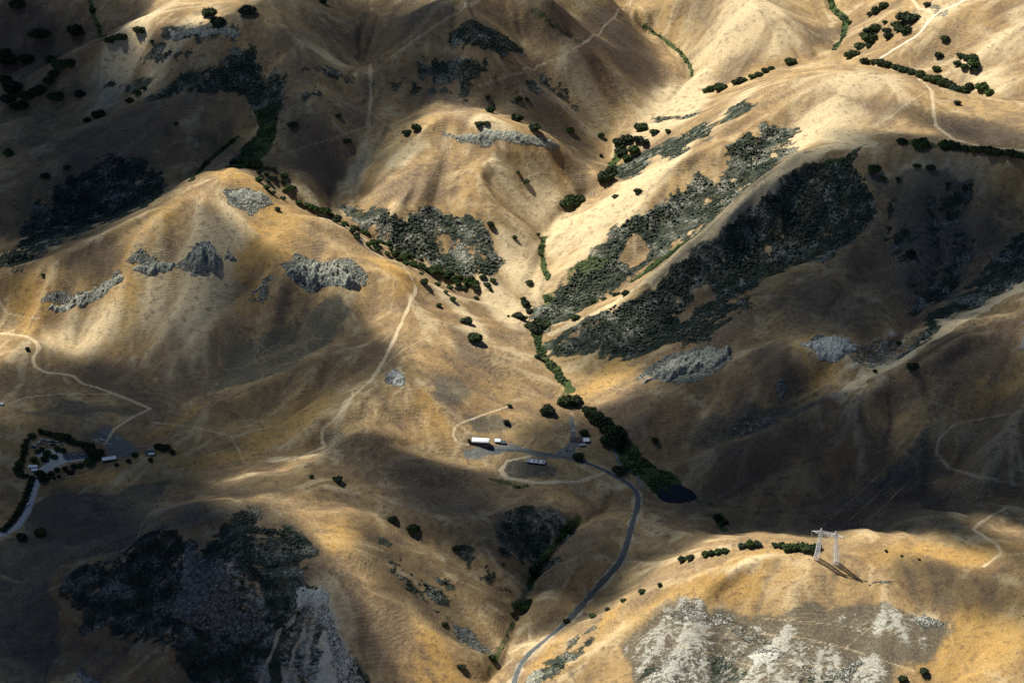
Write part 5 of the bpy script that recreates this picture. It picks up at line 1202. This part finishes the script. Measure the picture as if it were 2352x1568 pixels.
building('cottage', 'small white building at the gate of the left ranch, lower of two', 80, 1081, 9, 5, 4, 2.4, .9, M_wroof, M_white, 'gable', (), 'outbuilding')
building('hut', 'tiny pale hut at the left edge below the dirt road', 3, 929, 7, 5, 0, 2.4, .9, M_wroof, M_wall, 'gable', (), 'hut')

# ------------------------------------------------------------------ vehicles
PAINTS = {k: simple(k+'_car_paint', v, .35, .03, 1., 0., .5) for k, v in dict(white=(.78,.78,.78), silver=(.42,.44,.46), dark=(.035,.04,.05), blue=(.06,.1,.2), red=(.28,.04,.03), tan=(.4,.34,.25)).items()}
M_tyre = simple('tyre_rubber', (.02, .02, .02), .9, .1)
def car_meshes(L_, W_, H_, kind):
    l, w = L_/2, W_/2; body = MB()
    hood = H_*.56
    if kind == 'car': prof = [(-l,.35),(l,.35),(l,hood*.9),(l*.55,hood),(-l*.6,hood),(-l,hood*.92)]; cab = [(l*.42,hood),(l*.12,H_),(-l*.45,H_),(-l*.75,hood)]
    elif kind == 'pickup': prof = [(-l,.5),(l,.5),(l,hood*.95),(l*.5,hood),(-l,hood)]; cab = [(l*.42,hood),(l*.2,H_),(-l*.15,H_),(-l*.2,hood)]
    else: prof = [(-l,.5),(l,.5),(l,hood),(l*.82,H_*.95),(l*.78,H_),(-l,H_)]; cab = [(l*.9,hood*.95),(l*.80,H_*.93),(l*.66,H_*.93),(l*.66,hood*.95)]
    def ext(prof, w): 
        m = MB(); n_ = len(prof); m.add([(x, -w, z) for x, z in prof]+[(x, w, z) for x, z in prof], [tuple(range(n_)), tuple(range(2*n_-1, n_-1, -1))]+[((i+1)%n_, i, n_+i, n_+(i+1)%n_) for i in range(n_)]); return m
    bm_ = ext(prof, w).mesh('body'); cm_ = ext(cab, w*.86 if kind != 'van' else w+.02).mesh('cabin')
    wh = MB(); n_ = 10
    wh.add([(.33*math.cos(6.283*i/n_), s, .33+.33*math.sin(6.283*i/n_)) for s in (-.12, .12) for i in range(n_)], [tuple(range(n_)), tuple(range(2*n_-1, n_-1, -1))]+[((i+1)%n_, i, n_+i, n_+(i+1)%n_) for i in range(n_)])
    return bm_, cm_, wh.mesh('wheel'), l, w
KINDS = {'car': car_meshes(4.6, 1.85, 1.45, 'car'), 'pickup': car_meshes(5.4, 1.95, 1.8, 'pickup'), 'van': car_meshes(6.2, 2.2, 2.6, 'van')}
for k_ in KINDS: KINDS[k_][2].materials.append(M_tyre); KINDS[k_][1].materials.append(M_glass)
painted = {}
def vehicle(kind, paint, x, y, rz, label, group=None):
    b_, _ = place(x, y); b_[2] = ground(b_[0:1], b_[1:2])[0]+.3
    bm_, cm_, wm_, l, w = KINDS[kind]
    key = (kind, paint)
    if key not in painted:
        painted[key] = bm_.copy(); painted[key].materials.append(PAINTS[paint])
    r0 = put({'car': 'parked_car', 'pickup': 'pickup_truck', 'van': 'box_van'}[kind], None, loc=tuple(b_), rot=(0, 0, math.radians(rz)), label=label, category={'car': 'car', 'pickup': 'truck', 'van': 'van'}[kind], group=group)
    put('body', painted[key], parent=r0); put('cabin', cm_, parent=r0)
    for sx_ in (-.62, .62):
        for sy_ in (-1, 1): put('wheel', wm_, parent=r0, loc=(sx_*l, sy_*(w-.1), 0))
r_ = random.Random(9)
yard = [(95,1009),(101,1012),(107,1010),(113,1014),(119,1013),(125,1015),(131,1014),(138,1017),(78,1022),(84,1020),(90,1017),(76,1027),(82,1028),(88,1024),(114,1020),(120,1021),(127,1021),(134,1022),(141,1021),(97,1018),(104,1016),(108,1022)]
for i, (x, y) in enumerate(sorted(yard)):
    k_ = r_.choice(['car', 'pickup', 'van', 'van']); p_ = r_.choice(['white', 'white', 'silver', 'dark', 'blue', 'silver'])
    vehicle(k_, p_, x, y, r_.uniform(-40, 40)+90*(i % 2), ordinal(p_+' '+{'car': 'car', 'pickup': 'pickup truck', 'van': 'box van'}[k_]+' in the crowded ranch storage yard', i), 'vehicles in the storage yard')
vehicle('van', 'white', 65, 1159, 68, 'white van driving up the pale driveway beside the tree row')
vehicle('car', 'white', 99, 1065, 20, 'white car beside the gate of the left ranch yard')
vehicle('pickup', 'dark', 106, 1062, 10, 'dark pickup at the edge of the pale ranch yard')
vehicle('car', 'silver', 155, 1056, 50, 'silver car in front of the big ranch house')
vehicle('pickup', 'white', 164, 1095, 15, 'white pickup on the grass below the ranch garden')
vehicle('car', 'white', 1310, 1033, 30, 'white car standing in the farm yard')
vehicle('car', 'dark', 1302, 1035, 10, 'dark car left of the white one in the farm yard')
vehicle('car', 'silver', 1341, 1036, 80, 'silver car right of the round yard tree')
vehicle('pickup', 'white', 1329, 1031, 0, 'white pickup by the narrow grey shed')
vehicle('car', 'white', 1209, 1068, 15, 'white car at the left corner of the long low shed')
vehicle('car', 'white', 1120, 1024, 30, 'white car in front of the white roofed barn')
# pale heaps and a tank
for lab, x, y, rr, mt in (('heap of white rubble beyond the ranch hedge, larger', 230, 1014, 4.5, M_chalk), ('heap of white rubble beyond the ranch hedge, smaller', 217, 1012, 3., M_chalk), ('lone pale heap near the shed road of the ranch', 252, 1023, 3., M_chalk), ('small pale heap under the worn hillside tracks', 269, 1008, 2., M_chalk)):
    b_, _ = place(x, y); q_ = np.c_[b_[0]+rr*(rng.random(16)-.5)*2.4, b_[1]+rr*(rng.random(16)-.5)*2.6]; V_, F_ = lumps(np.c_[q_, ground(q_[:, 0], q_[:, 1])], rr*.4*(.4+rng.random(16)), ICO0, rng, (1, 1, .5), .3, .2)
    put('rubble_heap', mesh_from('rubble_heap', V_, F_, False), mt, label=lab, category='rubble')
def tank(x, y, r, h, lab):
    b_, _ = place(x, y); m_ = MB(); n_ = 14
    pr = [(r, -.5), (r, h), (r*.5, h+.35*r), (.02, h+.42*r)]
    m_.add([(rr*math.cos(6.283*i/n_), rr*math.sin(6.283*i/n_), z) for rr, z in pr for i in range(n_)], [(k*n_+i, k*n_+(i+1)%n_, (k+1)*n_+(i+1)%n_, (k+1)*n_+i) for k in range(3) for i in range(n_)])
    put('water_tank', m_.mesh('water_tank'), M_white, loc=tuple(b_), label=lab, category='water tank')
tank(1317, 991, 1.6, 2., 'small white water tank on the dry grass above the farmhouse')
# white board fence of the left ranch, and the field fences that show as thin lines
def fence(vpts, label, mat, h=1.3, stp=4.5, r=.09, rails=2):
    P = pline(vpts, 8.)[:, :2]; seg = np.r_[0, np.cumsum(np.hypot(*(P[1:]-P[:-1]).T))]; n_ = int(seg[-1]/stp)
    s_ = np.linspace(0, seg[-1], n_); X_ = np.interp(s_, seg, P[:, 0]); Y_ = np.interp(s_, seg, P[:, 1]); Z_ = ground(X_, Y_)
    r0 = put('fence', None, loc=(X_[0], Y_[0], Z_[0]), label=label, category='fence')
    pm = MB(); pm.box(-r, r, -r, r, -.6, h); pme = pm.mesh('post'); pme.materials.append(mat)
    for k in range(min(n_, 300)): put('post', pme, parent=r0, loc=(X_[k]-X_[0], Y_[k]-Y_[0], Z_[k]-Z_[0]))
    m_ = MB()
    for z in ([h*.5, h*.88] if rails == 2 else [h*.8]):
        for k in range(n_-1): m_.bar((X_[k]-X_[0], Y_[k]-Y_[0], Z_[k]-Z_[0]+z), (X_[k+1]-X_[0], Y_[k+1]-Y_[0], Z_[k+1]-Z_[0]+z), r*.8, 4)
    put('rail', m_.mesh('rail'), mat, r0)
fence([(288,1041),(305,1033),(317,1026),(358,1026)], 'white board fence behind the green roofed house', M_white, 1.5, 4., .16)
fence([(400,1076),(415,1092),(395,1115),(370,1140),(335,1195),(318,1235),(200,1284),(135,1308),(122,1400),(102,1568)], 'post and wire field fence between the slate grey fields and the brown hill', M_wood, 1.3, 6., .1, 1)
fence([(1216,1032),(1232,1000),(1262,985),(1285,1000),(1260,1020),(1240,1030)], 'wooden corral fence on the grass between barn and farmhouse', M_wood, 1.5, 4., .12)

# ------------------------------------------------------------------ steel pylons and their lines
M_steel = simple('galvanised_steel', (.86, .88, .9), .4, .08, 1., .0, .5)
M_ins = simple('pale_insulator', (.62, .58, .5), .5, .1)
M_wire = simple('conductor', (.55, .52, .46), .5, .05)
def lattice(a0, a1, h0, h1, n_, r):
    """square lattice mast from centre a0 to a1 with half widths h0, h1"""
    m_ = MB(); a0 = Vector(a0); a1 = Vector(a1)
    def cor(t_, i): 
        c_ = a0.lerp(a1, t_); hw = h0+(h1-h0)*t_; return c_+Vector(((-1, 1, 1, -1)[i]*hw, (-1, -1, 1, 1)[i]*hw, 0))
    for i in range(4):
        m_.bar(cor(0, i), cor(1, i), r, 4)
        for k in range(n_):
            t0, t1 = k/n_, (k+1)/n_; j = (i+1) % 4
            m_.bar(cor(t0, i), cor(t1, j), r*.62, 3); m_.bar(cor(t0, j), cor(t1, i), r*.62, 3)
            m_.bar(cor(t1, i), cor(t1, j), r*.55, 3)
    return m_
def pylon(x, y, dirv, hgt, label):
    """portal pylon: two leaning lattice legs, a lattice beam, two outer arms, strings of insulators"""
    b_, s_ = place(x, y); k = hgt/46.
    ang = math.atan2(dirv[1], dirv[0])
    r0 = put('power_pylon', None, loc=tuple(b_), rot=(0, 0, ang), label=label, category='pylon')
    zt = hgt*.9; base = []
    for sg in (-1, 1):
        gz = float(ground([b_[0]+math.cos(ang)*sg*13*k], [b_[1]+math.sin(ang)*sg*13*k])[0])-b_[2]
        put('leg', lattice((sg*13*k, 0, gz-.5), (sg*9.6*k, 0, zt-3*k), 3.0*k, 1.8*k, 11, .28*k).mesh('leg'), M_steel, r0)
        m_ = lattice((sg*9.6*k, 0, zt-3*k), (sg*9.2*k, 0, hgt), 1.8*k, .3*k, 3, .28*k); put('peak', m_.mesh('peak'), M_steel, r0)
        for cx_ in (-1, 1):
            for cy_ in (-1, 1):
                q = MB(); q.box(sg*13*k+cx_*2.6*k-.6, sg*13*k+cx_*2.6*k+.6, cy_*2.6*k-.6, cy_*2.6*k+.6, gz-1.5, gz+.4); put('footing', q.mesh('footing'), M_wall, r0)
    bm_ = MB(); n_ = 9; z0, z1 = zt-3.2*k, zt+.2*k; xs = [(-11+22*i/n_)*k for i in range(n_+1)]
    for y_ in (-1.4*k, 1.4*k):
        bm_.bar((xs[0], y_, z0), (xs[-1], y_, z0), .24*k, 4); bm_.bar((xs[0], y_, z1), (xs[-1], y_, z1), .24*k, 4)
        for i in range(n_):
            bm_.bar((xs[i], y_, z0 if i % 2 else z1), (xs[i+1], y_, z1 if i % 2 else z0), .17*k, 3)
    for i in range(n_+1): bm_.bar((xs[i], -1.4*k, z1), (xs[i], 1.4*k, z1), .09*k, 3); bm_.bar((xs[i], -1.4*k, z0), (xs[i], 1.4*k, z0), .09*k, 3)
    put('cross_beam', bm_.mesh('cross_beam'), M_steel, r0)
    tips = []
    for sg in (-1, 1):
        m_ = MB(); tip = (sg*21*k, 0, zt-1.6*k)
        for y_ in (-1.3*k, 1.3*k): m_.bar((sg*11*k, y_, z1), tip, .2*k, 4); m_.bar((sg*11*k, y_, z0), tip, .2*k, 4)
        for f in (.3, .6): m_.bar((sg*(11+10*f)*k, -1.3*k*(1-f), z0+(tip[2]-z0)*f), (sg*(11+10*f)*k, 1.3*k*(1-f), z1+(tip[2]-z1)*f), .08*k, 3)
        put('outer_arm', m_.mesh('outer_arm'), M_steel, r0)
        e = (sg*21.2*k, 0, zt-9.2*k); q = MB(); q.bar(tip, e, .26*k, 6); put('insulator', q.mesh('insulator'), M_ins, r0); tips.append(e)
    mid = (0, 0, zt-10*k)
    for sg in (-1, 1): q = MB(); q.bar((sg*7*k, 0, z0), mid, .22*k, 6); put('insulator', q.mesh('insulator'), M_ins, r0)
    tips.append(mid)
    R = np.array([[math.cos(ang), -math.sin(ang)], [math.sin(ang), math.cos(ang)]])
    return [np.r_[R@np.array(tp[:2])+b_[:2], tp[2]+b_[2]] for tp in tips]
dA = np.array([19., -7.]); dA /= np.linalg.norm(dA)
tA = pylon(1898, 1287, dA, 50, 'tall white steel portal pylon standing on the crest of the near golden hill')
tB = pylon(2368, 798, dA, 46, 'second steel pylon half cut by the right edge above the dark spur')
def span(a, b, sag, name, label, grp):
    n_ = 40; me = MB(); pts = []
    for i in range(n_+1):
        f = i/n_; p = a*(1-f)+b*f; pts.append(p-np.array([0, 0, 4*sag*f*(1-f)]))
    for p, q in zip(pts[:-1], pts[1:]): me.bar(p, q, .035, 4)
    put('power_line', me.mesh('power_line'), M_wire, label=label, category='cable', group=grp)
far_end = unproj(1560, 1800, 60)
dW = far_end-tA[2]
for i, nm in enumerate(('left', 'right', 'middle')):
    span(tA[i], tA[i]+dW, 12, 'w', nm+' one of three cables from the near pylon down to the bottom edge', 'cables of the near pylon')
    span(tA[i], tB[i], 14, 'w', nm+' one of three cables from the near pylon to the far pylon', 'cables between the two pylons')
